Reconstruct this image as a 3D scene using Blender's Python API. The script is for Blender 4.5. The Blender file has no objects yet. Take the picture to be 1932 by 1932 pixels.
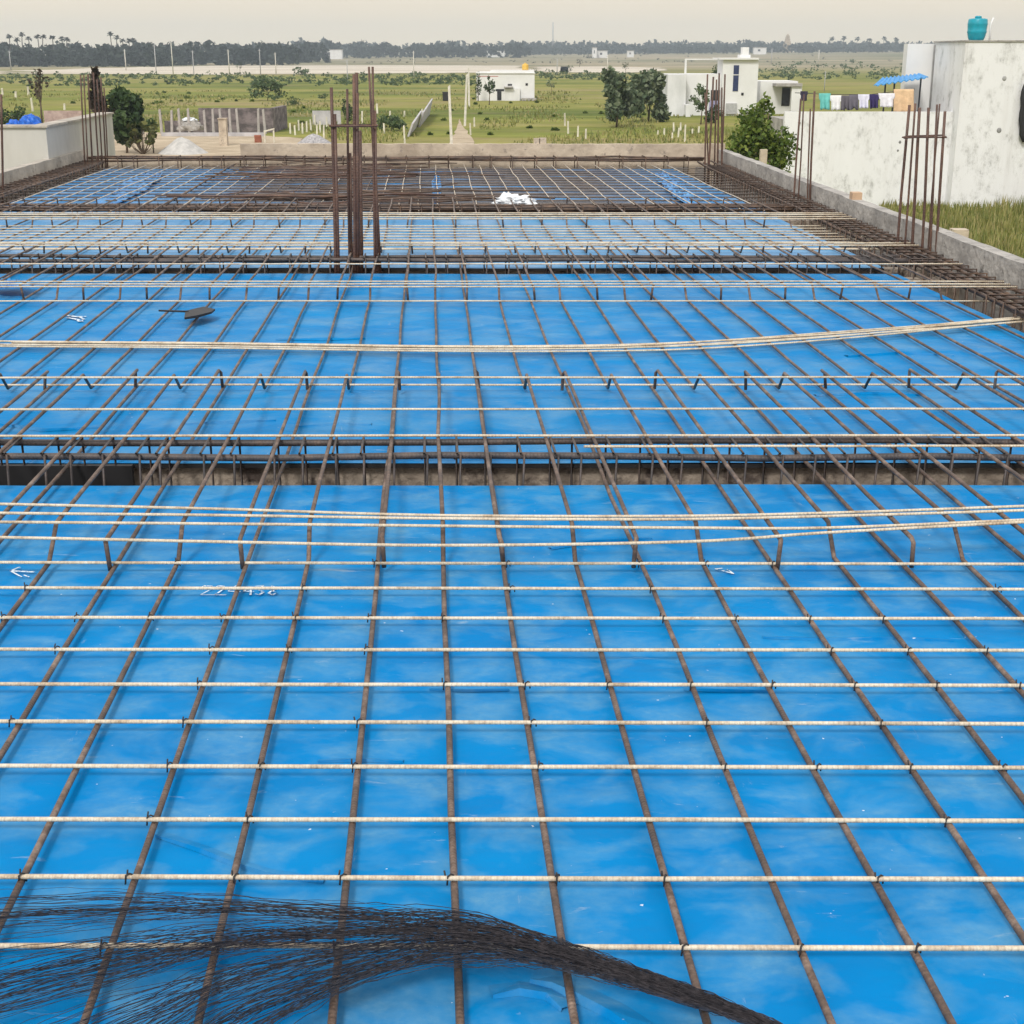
import bpy, math, random
from mathutils import Vector, Matrix, noise as mnoise
R = math.radians
rng = random.Random(7)
SC = bpy.context.scene
COL = SC.collection

# ------------------------------------------------------------------ camera
CX, F, VH, CAMH = 966.0, 2600.0, 104.0, 1.5
TH = math.atan((CX - VH) / F)
CT, ST = math.cos(TH), math.sin(TH)
cam_d = bpy.data.cameras.new('camera'); cam = bpy.data.objects.new('camera', cam_d); COL.objects.link(cam)
cam.location = (0, 0, CAMH); cam.rotation_euler = (R(90) - TH, 0, 0)
cam_d.sensor_width = 36; cam_d.lens = 36 * F / 1932.0; cam_d.clip_start = 0.05; cam_d.clip_end = 9000
SC.camera = cam

# ------------------------------------------------------------------ light
SUN_EL, SUN_AZ = R(46), R(200)          # sun stands behind the camera, a little left, behind thin cloud
w = bpy.data.worlds.new('World'); SC.world = w; w.use_nodes = True
nt = w.node_tree; nt.nodes.clear()
wo = nt.nodes.new('ShaderNodeOutputWorld'); bg = nt.nodes.new('ShaderNodeBackground')
sky = nt.nodes.new('ShaderNodeTexSky'); sky.sky_type = 'NISHITA'; sky.sun_disc = False
sky.sun_elevation = SUN_EL; sky.sun_rotation = SUN_AZ; sky.dust_density = 4.0
tc = nt.nodes.new('ShaderNodeTexCoord'); sep = nt.nodes.new('ShaderNodeSeparateXYZ')
ramp = nt.nodes.new('ShaderNodeValToRGB')
ramp.color_ramp.elements[0].position = 0.0; ramp.color_ramp.elements[0].color = (1.24, 1.07, 0.78, 1)
ramp.color_ramp.elements[1].position = 0.35; ramp.color_ramp.elements[1].color = (1.16, 1.16, 1.17, 1)
e = ramp.color_ramp.elements.new(0.05); e.color = (1.11, 0.975, 0.77, 1)
mul = nt.nodes.new('ShaderNodeMixRGB'); mul.blend_type = 'MULTIPLY'; mul.inputs[0].default_value = 1
mul.inputs[2].default_value = (9.6, 9.6, 9.6, 1)
cn = nt.nodes.new('ShaderNodeTexNoise'); cn.inputs['Scale'].default_value = 2.2; cn.inputs['Detail'].default_value = 5
cmap = nt.nodes.new('ShaderNodeMapping'); cmap.inputs['Scale'].default_value = (1, 1, 4)
cr = nt.nodes.new('ShaderNodeValToRGB'); cr.color_ramp.elements[0].position = 0.3; cr.color_ramp.elements[0].color = (0.97, 0.97, 0.975, 1)
cr.color_ramp.elements[1].position = 0.7; cr.color_ramp.elements[1].color = (1.02, 1.015, 1.0, 1)
mulc = nt.nodes.new('ShaderNodeMixRGB'); mulc.blend_type = 'MULTIPLY'; mulc.inputs[0].default_value = 1
mix = nt.nodes.new('ShaderNodeMixRGB'); mix.inputs[0].default_value = 0.9
L = nt.links.new
L(tc.outputs['Generated'], sep.inputs[0]); L(sep.outputs['Z'], ramp.inputs[0]); L(ramp.outputs[0], mul.inputs[1])
L(tc.outputs['Generated'], cmap.inputs[0]); L(cmap.outputs[0], cn.inputs['Vector']); L(cn.outputs['Fac'], cr.inputs[0])
L(mul.outputs[0], mulc.inputs[1]); L(cr.outputs[0], mulc.inputs[2])
L(sky.outputs[0], mix.inputs[1]); L(mulc.outputs[0], mix.inputs[2]); L(mix.outputs[0], bg.inputs['Color'])
bg.inputs['Strength'].default_value = 0.1; L(bg.outputs[0], wo.inputs['Surface'])
sd = bpy.data.lights.new('sun', 'SUN'); sd.energy = 2.3; sd.angle = R(12); sd.color = (1.0, 0.96, 0.90)
sun = bpy.data.objects.new('sun', sd); COL.objects.link(sun)
sdir = Vector((math.sin(SUN_AZ) * math.cos(SUN_EL), math.cos(SUN_AZ) * math.cos(SUN_EL), math.sin(SUN_EL)))
sun.rotation_euler = (-sdir).to_track_quat('-Z', 'Y').to_euler(); sun.location = sdir * 40
SC.view_settings.view_transform = 'Standard'; SC.view_settings.look = 'None'
SC.view_settings.exposure = 0.0; SC.view_settings.gamma = 1.0
SC.render.engine = 'CYCLES'
SC.cycles.volume_bounces = 0; SC.cycles.max_bounces = 6; SC.cycles.diffuse_bounces = 3; SC.cycles.glossy_bounces = 3

# ------------------------------------------------------------------ measuring helpers (photo grid of 1932)
GZ = -3.3                                # level of the fields below the roof
def P(u, v, z=0.0):                      # the point at height z seen at u, v
    h = CAMH - z; zc = F / CT * h / (v - VH)
    return Vector(((u - CX) * zc / F, (zc - ST * h) / CT, z))
def hz(v, d):                            # height seen at row v on something d metres away
    k = (v - VH) * CT / F
    return CAMH - k * CT * d / (1 - k * ST)
def PD(u, v, d):
    z = hz(v, d); zc = CT * d + ST * (CAMH - z)
    return Vector(((u - CX) * zc / F, d, z))
def dg(v, z=GZ): return P(CX, v, z).y
SK = -0.0577                             # the long bars lean a little to the left of straight ahead
def S(s, d, z=0.0): return Vector((s + SK * d, d, z))
def sright(d): return 3.78 + 0.028 * (d - 8.7)

# ------------------------------------------------------------------ materials
def new_mat(name):
    m = bpy.data.materials.new(name); m.use_nodes = True
    return m, m.node_tree, m.node_tree.nodes['Principled BSDF']
def N(t, typ, **kw):
    n = t.nodes.new(typ)
    for k, v in kw.items():
        if k in n.inputs: n.inputs[k].default_value = v
        else: setattr(n, k, v)
    return n
def rampn(t, stops):
    r = t.nodes.new('ShaderNodeValToRGB'); el = r.color_ramp.elements
    while len(el) < len(stops): el.new(0.5)
    for i, (p, c) in enumerate(stops):
        el[i].position = p; el[i].color = (c[0], c[1], c[2], 1) if not isinstance(c, (int, float)) else (c, c, c, 1)
    return r
def coords(t, scale=(1, 1, 1), kind='pos'):
    mp = t.nodes.new('ShaderNodeMapping'); mp.inputs['Scale'].default_value = scale
    if kind == 'pos': g = t.nodes.new('ShaderNodeNewGeometry'); t.links.new(g.outputs['Position'], mp.inputs[0])
    else: g = t.nodes.new('ShaderNodeTexCoord'); t.links.new(g.outputs['Object'], mp.inputs[0])
    return mp.outputs[0]
def mottled(name, c1, c2, scale=3.0, rough=0.85, stretch=(1, 1, 1), bump=0.0, spec=0.3, detail=6, lo=0.35, hi=0.65, metal=0.0,
            spots=None, fine=0.0):
    m, t, b = new_mat(name)
    co = coords(t, stretch)
    n = N(t, 'ShaderNodeTexNoise', Scale=scale, Detail=detail, Roughness=0.62); t.links.new(co, n.inputs['Vector'])
    r = rampn(t, [(lo, c1), (hi, c2)]); t.links.new(n.outputs['Fac'], r.inputs[0])
    out = r.outputs[0]
    if spots:
        n2 = N(t, 'ShaderNodeTexNoise', Scale=spots[1], Detail=5, Roughness=0.7); t.links.new(co, n2.inputs['Vector'])
        r2 = rampn(t, [(spots[2], 0.0), (spots[2] + 0.09, 1.0)]); t.links.new(n2.outputs['Fac'], r2.inputs[0])
        mx = N(t, 'ShaderNodeMixRGB'); mx.inputs[2].default_value = (*spots[0], 1)
        t.links.new(r2.outputs[0], mx.inputs[0]); t.links.new(out, mx.inputs[1]); out = mx.outputs[0]
    t.links.new(out, b.inputs['Base Color'])
    b.inputs['Roughness'].default_value = rough; b.inputs['Specular IOR Level'].default_value = spec
    b.inputs['Metallic'].default_value = metal
    if bump:
        n3 = N(t, 'ShaderNodeTexNoise', Scale=scale * 5, Detail=6); t.links.new(co, n3.inputs['Vector'])
        bp = N(t, 'ShaderNodeBump', Strength=bump, Distance=fine or 0.02); t.links.new(n3.outputs['Fac'], bp.inputs['Height'])
        t.links.new(bp.outputs[0], b.inputs['Normal'])
    return m
def leafmat(name, stops, rough=0.6):
    m, t, b = new_mat(name)
    g = t.nodes.new('ShaderNodeNewGeometry')
    r = rampn(t, stops); t.links.new(g.outputs['Random Per Island'], r.inputs[0])
    t.links.new(r.outputs[0], b.inputs['Base Color'])
    b.inputs['Roughness'].default_value = rough; b.inputs['Specular IOR Level'].default_value = 0.25
    tr = N(t, 'ShaderNodeBsdfTranslucent'); t.links.new(r.outputs[0], tr.inputs['Color'])
    ms = N(t, 'ShaderNodeMixShader'); ms.inputs[0].default_value = 0.25
    o = t.nodes['Material Output']
    t.links.new(b.outputs[0], ms.inputs[1]); t.links.new(tr.outputs[0], ms.inputs[2]); t.links.new(ms.outputs[0], o.inputs['Surface'])
    return m
def rebar_mat(name, c1, c2, c3, axis, rough=0.55, spec=0.5, ribs=0.4, period=0.010):
    m, t, b = new_mat(name)
    co = coords(t, (1, 1, 1))
    n = N(t, 'ShaderNodeTexNoise', Scale=9.0, Detail=6, Roughness=0.7); t.links.new(co, n.inputs['Vector'])
    n2 = N(t, 'ShaderNodeTexNoise', Scale=120.0, Detail=3); t.links.new(co, n2.inputs['Vector'])
    r = rampn(t, [(0.32, c1), (0.5, c2), (0.68, c3)]); t.links.new(n.outputs['Fac'], r.inputs[0])
    mx = N(t, 'ShaderNodeMixRGB', blend_type='OVERLAY'); mx.inputs[0].default_value = 0.55
    t.links.new(r.outputs[0], mx.inputs[1]); t.links.new(n2.outputs['Fac'], mx.inputs[2])
    t.links.new(mx.outputs[0], b.inputs['Base Color'])
    b.inputs['Roughness'].default_value = rough; b.inputs['Specular IOR Level'].default_value = spec
    wv = N(t, 'ShaderNodeTexWave', wave_type='BANDS', bands_direction=axis, Scale=0.314 / period, Distortion=0.4)
    t.links.new(co, wv.inputs['Vector'])
    bp = N(t, 'ShaderNodeBump', Strength=ribs, Distance=0.002); t.links.new(wv.outputs['Fac'], bp.inputs['Height'])
    t.links.new(bp.outputs[0], b.inputs['Normal'])
    return m
def sheet_mat(name, blue, dust_sheen, amt, scale=6.5, rough=0.42, specks=True, dark=None, darklo=0.5):
    m, t, b = new_mat(name)
    co = coords(t, (1, 1.25, 1))
    n = N(t, 'ShaderNodeTexNoise', Scale=scale, Detail=4, Roughness=0.55, Distortion=0.45); t.links.new(co, n.inputs['Vector'])
    r = rampn(t, [(0.5 - 0.09 * amt, 0.0), (0.62, 0.5), (0.75, 0.8)]); t.links.new(n.outputs['Fac'], r.inputs[0])
    nb = N(t, 'ShaderNodeTexNoise', Scale=38, Detail=5, Roughness=0.7); t.links.new(co, nb.inputs['Vector'])
    rb = rampn(t, [(0.3, 0.45), (0.7, 1.0)]); t.links.new(nb.outputs['Fac'], rb.inputs[0])
    mlt = N(t, 'ShaderNodeMath', operation='MULTIPLY'); t.links.new(r.outputs[0], mlt.inputs[0]); t.links.new(rb.outputs[0], mlt.inputs[1])
    nv = N(t, 'ShaderNodeTexNoise', Scale=1.3, Detail=2); t.links.new(co, nv.inputs['Vector'])
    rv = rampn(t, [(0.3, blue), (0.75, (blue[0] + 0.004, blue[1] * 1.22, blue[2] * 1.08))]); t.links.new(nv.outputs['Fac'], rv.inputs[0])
    mx = N(t, 'ShaderNodeMixRGB'); mx.inputs[2].default_value = (*dust_sheen, 1)  # pale patches: dust, and on the third deck also painted sky sheen
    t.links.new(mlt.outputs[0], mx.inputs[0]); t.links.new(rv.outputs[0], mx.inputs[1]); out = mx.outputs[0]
    if dark:
        cd = coords(t, (0.35, 1.6, 1))
        nd = N(t, 'ShaderNodeTexNoise', Scale=1.6, Detail=4, Roughness=0.6); t.links.new(cd, nd.inputs['Vector'])
        rd = rampn(t, [(darklo - 0.03, 0.0), (darklo + 0.05, 1.0)]); t.links.new(nd.outputs['Fac'], rd.inputs[0])
        md = N(t, 'ShaderNodeMixRGB'); md.inputs[2].default_value = (*dark, 1)
        sx_ = N(t, 'ShaderNodeSeparateXYZ'); t.links.new(coords(t), sx_.inputs[0])
        mp1 = N(t, 'ShaderNodeMapRange'); mp1.inputs['From Min'].default_value = -3.9; mp1.inputs['From Max'].default_value = -2.9; t.links.new(sx_.outputs['X'], mp1.inputs['Value'])
        mp2 = N(t, 'ShaderNodeMapRange'); mp2.inputs['From Min'].default_value = 2.2; mp2.inputs['From Max'].default_value = 0.9; t.links.new(sx_.outputs['X'], mp2.inputs['Value'])
        q1 = N(t, 'ShaderNodeMath', operation='MULTIPLY'); t.links.new(mp1.outputs[0], q1.inputs[0]); t.links.new(mp2.outputs[0], q1.inputs[1])
        q2 = N(t, 'ShaderNodeMath', operation='MULTIPLY'); t.links.new(q1.outputs[0], q2.inputs[0]); t.links.new(rd.outputs[0], q2.inputs[1])
        t.links.new(q2.outputs[0], md.inputs[0]); t.links.new(out, md.inputs[1]); out = md.outputs[0]
    if specks:
        for (st_, sc_, thr, colr, am) in (((0.5, 2.2, 1), 9.0, 0.63, (0.42, 0.50, 0.55), 0.55), ((2.4, 0.6, 1), 6.0, 0.66, (0.46, 0.50, 0.52), 0.5), ((1, 1, 1), 2.0, 0.66, (0.38, 0.36, 0.31), 0.45)):
            cs = coords(t, st_)
            n5 = N(t, 'ShaderNodeTexNoise', Scale=sc_, Detail=7, Roughness=0.72, Distortion=0.5); t.links.new(cs, n5.inputs['Vector'])
            r5 = rampn(t, [(thr, 0.0), (thr + 0.12, am)]); t.links.new(n5.outputs['Fac'], r5.inputs[0])
            m5 = N(t, 'ShaderNodeMixRGB'); m5.inputs[2].default_value = (*colr, 1)
            t.links.new(r5.outputs[0], m5.inputs[0]); t.links.new(out, m5.inputs[1]); out = m5.outputs[0]
        ns = N(t, 'ShaderNodeTexNoise', Scale=55, Detail=2); t.links.new(co, ns.inputs['Vector'])
        ns2 = N(t, 'ShaderNodeTexNoise', Scale=3.1, Detail=1); t.links.new(co, ns2.inputs['Vector'])
        rs = rampn(t, [(0.745, 0.0), (0.77, 0.85)]); t.links.new(ns.outputs['Fac'], rs.inputs[0])
        rs2 = rampn(t, [(0.48, 0.0), (0.56, 1.0)]); t.links.new(ns2.outputs['Fac'], rs2.inputs[0])
        mm = N(t, 'ShaderNodeMath', operation='MULTIPLY'); t.links.new(rs.outputs[0], mm.inputs[0]); t.links.new(rs2.outputs[0], mm.inputs[1])
        m2 = N(t, 'ShaderNodeMixRGB'); m2.inputs[2].default_value = (0.7, 0.75, 0.8, 1)
        t.links.new(mm.outputs[0], m2.inputs[0]); t.links.new(out, m2.inputs[1]); out = m2.outputs[0]
    t.links.new(out, b.inputs['Base Color'])
    b.inputs['Specular IOR Level'].default_value = 0.03
    rr = N(t, 'ShaderNodeMapRange'); rr.inputs['To Min'].default_value = rough; rr.inputs['To Max'].default_value = rough + 0.3
    t.links.new(mlt.outputs[0], rr.inputs['Value']); t.links.new(rr.outputs[0], b.inputs['Roughness'])
    nw = N(t, 'ShaderNodeTexNoise', Scale=2.6, Detail=4, Roughness=0.45); t.links.new(co, nw.inputs['Vector'])
    bp = N(t, 'ShaderNodeBump', Strength=0.8, Distance=0.06); t.links.new(nw.outputs['Fac'], bp.inputs['Height'])
    t.links.new(bp.outputs[0], b.inputs['Normal'])
    return m
def plain(name, c, rough=0.6, spec=0.4, metal=0.0):
    return mottled(name, tuple(x * 0.82 for x in c), tuple(min(1, x * 1.1) for x in c), scale=6, rough=rough, spec=spec, metal=metal)

M = {}
M['sheet'] = sheet_mat('blue_sheet', (0.0, 0.182, 0.485), (0.16, 0.35, 0.49), 0.85, scale=5.6)
M['sheet_far'] = sheet_mat('blue_sheet_dust_sky_sheen', (0.03, 0.22, 0.48), (0.42, 0.47, 0.54), 3.2, scale=1.9)  # sky reflection at a grazing view painted into the pale colour, with dust
M['sheet_mid'] = sheet_mat('blue_sheet_worn', (0.0, 0.182, 0.475), (0.18, 0.335, 0.475), 0.8, scale=3.4)
M['sheet_wet'] = sheet_mat('blue_sheet_wet', (0.006, 0.18, 0.46), (0.28, 0.38, 0.50), 1.3, scale=2.4, rough=0.22, dark=(0.085, 0.085, 0.10), darklo=0.40)
M['rust'] = rebar_mat('rusted_steel', (0.045, 0.035, 0.032), (0.11, 0.07, 0.05), (0.25, 0.18, 0.14), 'Y')
M['rust_x'] = rebar_mat('dark_steel', (0.07, 0.055, 0.05), (0.11, 0.085, 0.07), (0.17, 0.12, 0.09), 'X', period=0.014)
M['beam_dark'] = rebar_mat('black_steel', (0.035, 0.031, 0.031), (0.065, 0.053, 0.05), (0.13, 0.09, 0.07), 'X', period=0.014)
M['rust_deep'] = rebar_mat('deep_rust_steel', (0.06, 0.032, 0.025), (0.10, 0.052, 0.038), (0.16, 0.085, 0.055), 'Z', period=0.02)
M['rust_cage'] = rebar_mat('brown_rust_steel', (0.045, 0.03, 0.024), (0.085, 0.052, 0.036), (0.17, 0.10, 0.06), 'Y')
M['pale'] = rebar_mat('pale_steel', (0.40, 0.29, 0.18), (0.61, 0.52, 0.39), (0.71, 0.64, 0.51), 'X', rough=0.5, ribs=0.9, period=0.012)
M['pale_y'] = rebar_mat('pale_steel_long', (0.44, 0.35, 0.26), (0.58, 0.49, 0.38), (0.68, 0.60, 0.48), 'Y', rough=0.5)
M['wire'] = mottled('black_wire', (0.018, 0.018, 0.023), (0.07, 0.062, 0.068), scale=90, rough=0.5, spec=0.5)
M['tie'] = plain('tie_wire_dark', (0.03, 0.026, 0.026), 0.6)
M['conc'] = mottled('cement_render', (0.27, 0.255, 0.24), (0.47, 0.445, 0.41), scale=3.5, bump=0.9, detail=10, spots=((0.14, 0.13, 0.12), 11, 0.59))
M['conc_warm'] = mottled('cement_render_warm', (0.38, 0.31, 0.24), (0.60, 0.51, 0.40), scale=2.2, bump=0.9, detail=10, spots=((0.25, 0.21, 0.18), 8, 0.58))
M['conc_mid'] = mottled('cement_render_mid', (0.33, 0.30, 0.26), (0.54, 0.49, 0.42), scale=2.8, bump=0.9, detail=10, spots=((0.20, 0.18, 0.16), 9, 0.58))
M['trough'] = mottled('beam_side', (0.22, 0.18, 0.145), (0.44, 0.37, 0.30), scale=6, bump=0.7, spots=((0.09, 0.07, 0.06), 4, 0.54))
M['black'] = plain('black_board', (0.018, 0.018, 0.02), 0.55)
M['white'] = mottled('white_wall', (0.58, 0.585, 0.58), (0.75, 0.75, 0.75), scale=0.8, stretch=(1, 1, 0.4), rough=0.9, spec=0.1)
M['white2'] = mottled('white_lime_wall', (0.66, 0.66, 0.65), (0.78, 0.78, 0.775), scale=0.5, rough=0.92, spec=0.1, lo=0.3, hi=0.7)
M['chalk'] = mottled('white_chalk', (0.05, 0.22, 0.46), (0.72, 0.78, 0.82), scale=70, rough=0.95, lo=0.42, hi=0.5, spec=0.1)

# ------------------------------------------------------------------ mesh helpers
class MB:
    def __init__(self): self.v = []; self.f = []; self.sm = []
    def add(self, vs, fs, smooth=False):
        o = len(self.v); self.v.extend([tuple(x) for x in vs])
        for f in fs: self.f.append([i + o for i in f]); self.sm.append(smooth)
        return self
    def box(self, x0, x1, y0, y1, z0, z1):
        vs = [(x0, y0, z0), (x1, y0, z0), (x1, y1, z0), (x0, y1, z0), (x0, y0, z1), (x1, y0, z1), (x1, y1, z1), (x0, y1, z1)]
        return self.add(vs, [(3, 2, 1, 0), (4, 5, 6, 7), (0, 1, 5, 4), (1, 2, 6, 5), (2, 3, 7, 6), (3, 0, 4, 7)])
    def prism(self, pts, z0, z1):               # plan polygon, counter-clockwise
        n = len(pts); vs = [(p[0], p[1], z0) for p in pts] + [(p[0], p[1], z1) for p in pts]
        fs = [tuple(reversed(range(n))), tuple(range(n, 2 * n))] + [(i, (i + 1) % n, n + (i + 1) % n, n + i) for i in range(n)]
        return self.add(vs, fs)
    def tube(self, pts, r, n=8, r2=None, caps=True):
        pts = [Vector(p) for p in pts]; vs = []; fs = []
        up = None
        for i, p in enumerate(pts):
            a = pts[max(i - 1, 0)]; b = pts[min(i + 1, len(pts) - 1)]
            t = (b - a).normalized() if (b - a).length > 1e-9 else Vector((0, 0, 1))
            if up is None: up = Vector((0, 0, 1)) if abs(t.z) < 0.9 else Vector((1, 0, 0))
            sx = t.cross(up)
            if sx.length < 1e-6: sx = t.orthogonal()
            sx.normalize(); up = sx.cross(t).normalized()
            rr = r if r2 is None else r + (r2 - r) * i / max(1, len(pts) - 1)
            for k in range(n):
                a_ = 2 * math.pi * k / n
                vs.append(p + sx * (math.cos(a_) * rr) + up * (math.sin(a_) * rr))
        for i in range(len(pts) - 1):
            for k in range(n):
                fs.append((i * n + k, i * n + (k + 1) % n, (i + 1) * n + (k + 1) % n, (i + 1) * n + k))
        if caps and n > 2:
            fs.append(tuple(reversed(range(n)))); fs.append(tuple((len(pts) - 1) * n + k for k in range(n)))
        return self.add(vs, fs, n > 4)
    def lathe(self, c, prof, n=20):
        vs = []; fs = []
        for r, z in prof:
            for k in range(n):
                a = 2 * math.pi * k / n; vs.append((c[0] + r * math.cos(a), c[1] + r * math.sin(a), c[2] + z))
        for i in range(len(prof) - 1):
            for k in range(n): fs.append((i * n + k, i * n + (k + 1) % n, (i + 1) * n + (k + 1) % n, (i + 1) * n + k))
        fs.append(tuple(reversed(range(n)))); fs.append(tuple((len(prof) - 1) * n + k for k in range(n)))
        return self.add(vs, fs, True)
    def leaf(self, c, s, ls=1.6, rg=rng):
        t = Vector((rg.gauss(0, 1), rg.gauss(0, 1), rg.gauss(0, 0.8))).normalized()
        b = t.cross(Vector((rg.gauss(0, 1), rg.gauss(0, 1), rg.gauss(0, 1)))).normalized()
        t *= s * ls * 0.5; b *= s * 0.5; c = Vector(c)
        return self.add([c - t, c + b, c + t, c - b], [(0, 1, 2, 3)])
    def crown(self, c, rad, n, s, clumps=14, rg=rng, flat=0.0):
        c = Vector(c); cs = []
        for _ in range(clumps):
            while True:
                q = Vector((rg.uniform(-1, 1), rg.uniform(-1, 1), rg.uniform(-1, 1)))
                if 0.15 < q.length < 0.85: break
            cs.append((q, rg.uniform(0.24, 0.42)))
        for _ in range(n):
            q, sp = rg.choice(cs)
            d = Vector((rg.gauss(0, 1), rg.gauss(0, 1), rg.gauss(0, 1))).normalized() * sp * (rg.random() ** 0.5)
            p = q + d
            self.leaf((c.x + p.x * rad[0], c.y + p.y * rad[1], c.z + p.z * rad[2]), s * rg.uniform(0.6, 1.35), rg=rg)
        return self
    def build(self, name, mat, parent=None):
        me = bpy.data.meshes.new(name); me.from_pydata(self.v, [], self.f)
        me.polygons.foreach_set('use_smooth', self.sm); me.materials.append(mat); me.update()
        o = bpy.data.objects.new(name, me); COL.objects.link(o)
        if parent is not None:
            o.parent = parent; o.location = -parent.location
        return o
def tag(o, label, cat, group=None):
    o['label'] = label; o['category'] = cat
    if group: o['group'] = group
    return o
def thing(name, label, cat, loc=(0, 0, 0), group=None):
    o = bpy.data.objects.new(name, None); o.location = loc; o.empty_display_size = 0.2; COL.objects.link(o)
    return tag(o, label, cat, group)
def struct(o, kind='structure'): o['kind'] = kind; return o
ORD = ['', 'first', 'second', 'third', 'fourth', 'fifth', 'sixth', 'seventh', 'eighth', 'ninth', 'tenth', 'eleventh', 'twelfth',
       'thirteenth', 'fourteenth', 'fifteenth', 'sixteenth', 'seventeenth', 'eighteenth', 'nineteenth', 'twentieth']
TENS = {2: 'twenty', 3: 'thirty', 4: 'forty'}
def od(n):
    if n <= 20: return ORD[n]
    t, k = divmod(n, 10)
    return {2: 'twentieth', 3: 'thirtieth', 4: 'fortieth'}[t] if k == 0 else TENS[t] + '-' + ORD[k]

# ------------------------------------------------------------------ the ground and far land
def sstep(a, b, x):
    t = min(1, max(0, (x - a) / (b - a))); return t * t * (3 - 2 * t)
def groundz(x, y):
    side = sstep(-0.35, 0.4, x / max(abs(y), 1))
    return GZ + sstep(650, 1900, y) * (3.5 + 6.5 * side)
g = MB()
ys = [-400, -60, 0, 20, 40, 80, 140, 220, 320, 450, 600, 700, 800, 950, 1100, 1300, 1500, 1700, 1900, 2150, 2400]
xs = [-1800, -1400, -1000, -700, -500, -350, -220, -120, -60, 0, 60, 120, 220, 350, 500, 700, 1000, 1400, 1800]
vs = [(x, y, groundz(x, y)) for y in ys for x in xs]; nx = len(xs)
fs = [(j * nx + i, j * nx + i + 1, (j + 1) * nx + i + 1, (j + 1) * nx + i) for j in range(len(ys) - 1) for i in range(nx - 1)]
g.add(vs, fs, True)
m, t, b = new_mat('field_ground')
co = coords(t, (1, 1, 1)); co2 = coords(t, (0.35, 1.0, 1))
n1 = N(t, 'ShaderNodeTexNoise', Scale=0.045, Detail=8, Roughness=0.62); t.links.new(co2, n1.inputs['Vector'])
r1 = rampn(t, [(0.36, (0.12, 0.155, 0.038)), (0.45, (0.215, 0.235, 0.058)), (0.53, (0.285, 0.275, 0.08)), (0.66, (0.31, 0.265, 0.13))]); t.links.new(n1.outputs['Fac'], r1.inputs[0])
n2 = N(t, 'ShaderNodeTexNoise', Scale=0.45, Detail=8, Roughness=0.75); t.links.new(co2, n2.inputs['Vector'])
r2 = rampn(t, [(0.3, (0.5, 0.54, 0.45)), (0.7, (1.15, 1.12, 1.05))]); t.links.new(n2.outputs['Fac'], r2.inputs[0])
mA = N(t, 'ShaderNodeMixRGB', blend_type='MULTIPLY'); mA.inputs[0].default_value = 1
t.links.new(r1.outputs[0], mA.inputs[1]); t.links.new(r2.outputs[0], mA.inputs[2])
n3 = N(t, 'ShaderNodeTexNoise', Scale=0.012, Detail=7, Roughness=0.6); t.links.new(co2, n3.inputs['Vector'])
r3 = rampn(t, [(0.38, (0.14, 0.15, 0.075)), (0.5, (0.27, 0.235, 0.15)), (0.62, (0.36, 0.30, 0.20))]); t.links.new(n3.outputs['Fac'], r3.inputs[0])
sp = N(t, 'ShaderNodeSeparateXYZ'); t.links.new(co, sp.inputs[0])
mr = N(t, 'ShaderNodeMapRange'); mr.inputs['From Min'].default_value = 330; mr.inputs['From Max'].default_value = 620; t.links.new(sp.outputs['Y'], mr.inputs['Value'])
n4 = N(t, 'ShaderNodeTexNoise', Scale=0.11, Detail=7, Roughness=0.7, Distortion=0.6); t.links.new(co2, n4.inputs['Vector'])
r4 = rampn(t, [(0.53, 0.0), (0.68, 0.75)]); t.links.new(n4.outputs['Fac'], r4.inputs[0])
mD = N(t, 'ShaderNodeMixRGB'); mD.inputs[2].default_value = (0.30, 0.225, 0.125, 1); t.links.new(r4.outputs[0], mD.inputs[0]); t.links.new(mA.outputs[0], mD.inputs[1])
r6 = rampn(t, [(0.30, 0.7), (0.43, 0.0)]); t.links.new(n4.outputs['Fac'], r6.inputs[0])
mE = N(t, 'ShaderNodeMixRGB'); mE.inputs[2].default_value = (0.085, 0.12, 0.04, 1); t.links.new(r6.outputs[0], mE.inputs[0]); t.links.new(mD.outputs[0], mE.inputs[1]); mA = mE
mB = N(t, 'ShaderNodeMixRGB'); t.links.new(mr.outputs[0], mB.inputs[0]); t.links.new(mA.outputs[0], mB.inputs[1]); t.links.new(r3.outputs[0], mB.inputs[2])
t.links.new(mB.outputs[0], b.inputs['Base Color']); b.inputs['Roughness'].default_value = 0.95; b.inputs['Specular IOR Level'].default_value = 0.05
struct(g.build('ground', m))

def patch(name, pts, mat, z=0.05, jag=0.0, n=40):       # irregular flat patch on the fields
    mb = MB(); out = []
    for i in range(len(pts)):
        a, b_ = pts[i], pts[(i + 1) % len(pts)]
        for k in range(n // len(pts) + 1):
            q = k / (n // len(pts) + 1)
            p = a + (b_ - a) * q
            out.append((p.x + jag * rng.uniform(-1, 1), p.y + jag * rng.uniform(-1, 1), GZ + z))
    mb.add(out, [tuple(range(len(out)))])
    return struct(mb.build(name, mat))
M['sand'] = mottled('pale_sand', (0.46, 0.40, 0.32), (0.64, 0.58, 0.48), scale=0.05, stretch=(0.3, 1, 1), rough=0.95, spec=0.05)
M['dirt'] = mottled('bare_earth', (0.34, 0.27, 0.19), (0.52, 0.43, 0.31), scale=0.6, rough=0.95, spec=0.05)
patch('sand_flat', [P(40, 139, GZ), P(420, 141, GZ), P(760, 138.5, GZ), P(985, 137, GZ), P(1000, 124, GZ), P(700, 122.8, GZ), P(420, 124, GZ), P(260, 127, GZ), P(40, 133, GZ)], M['sand'], 0.06, 5, 90)
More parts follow.
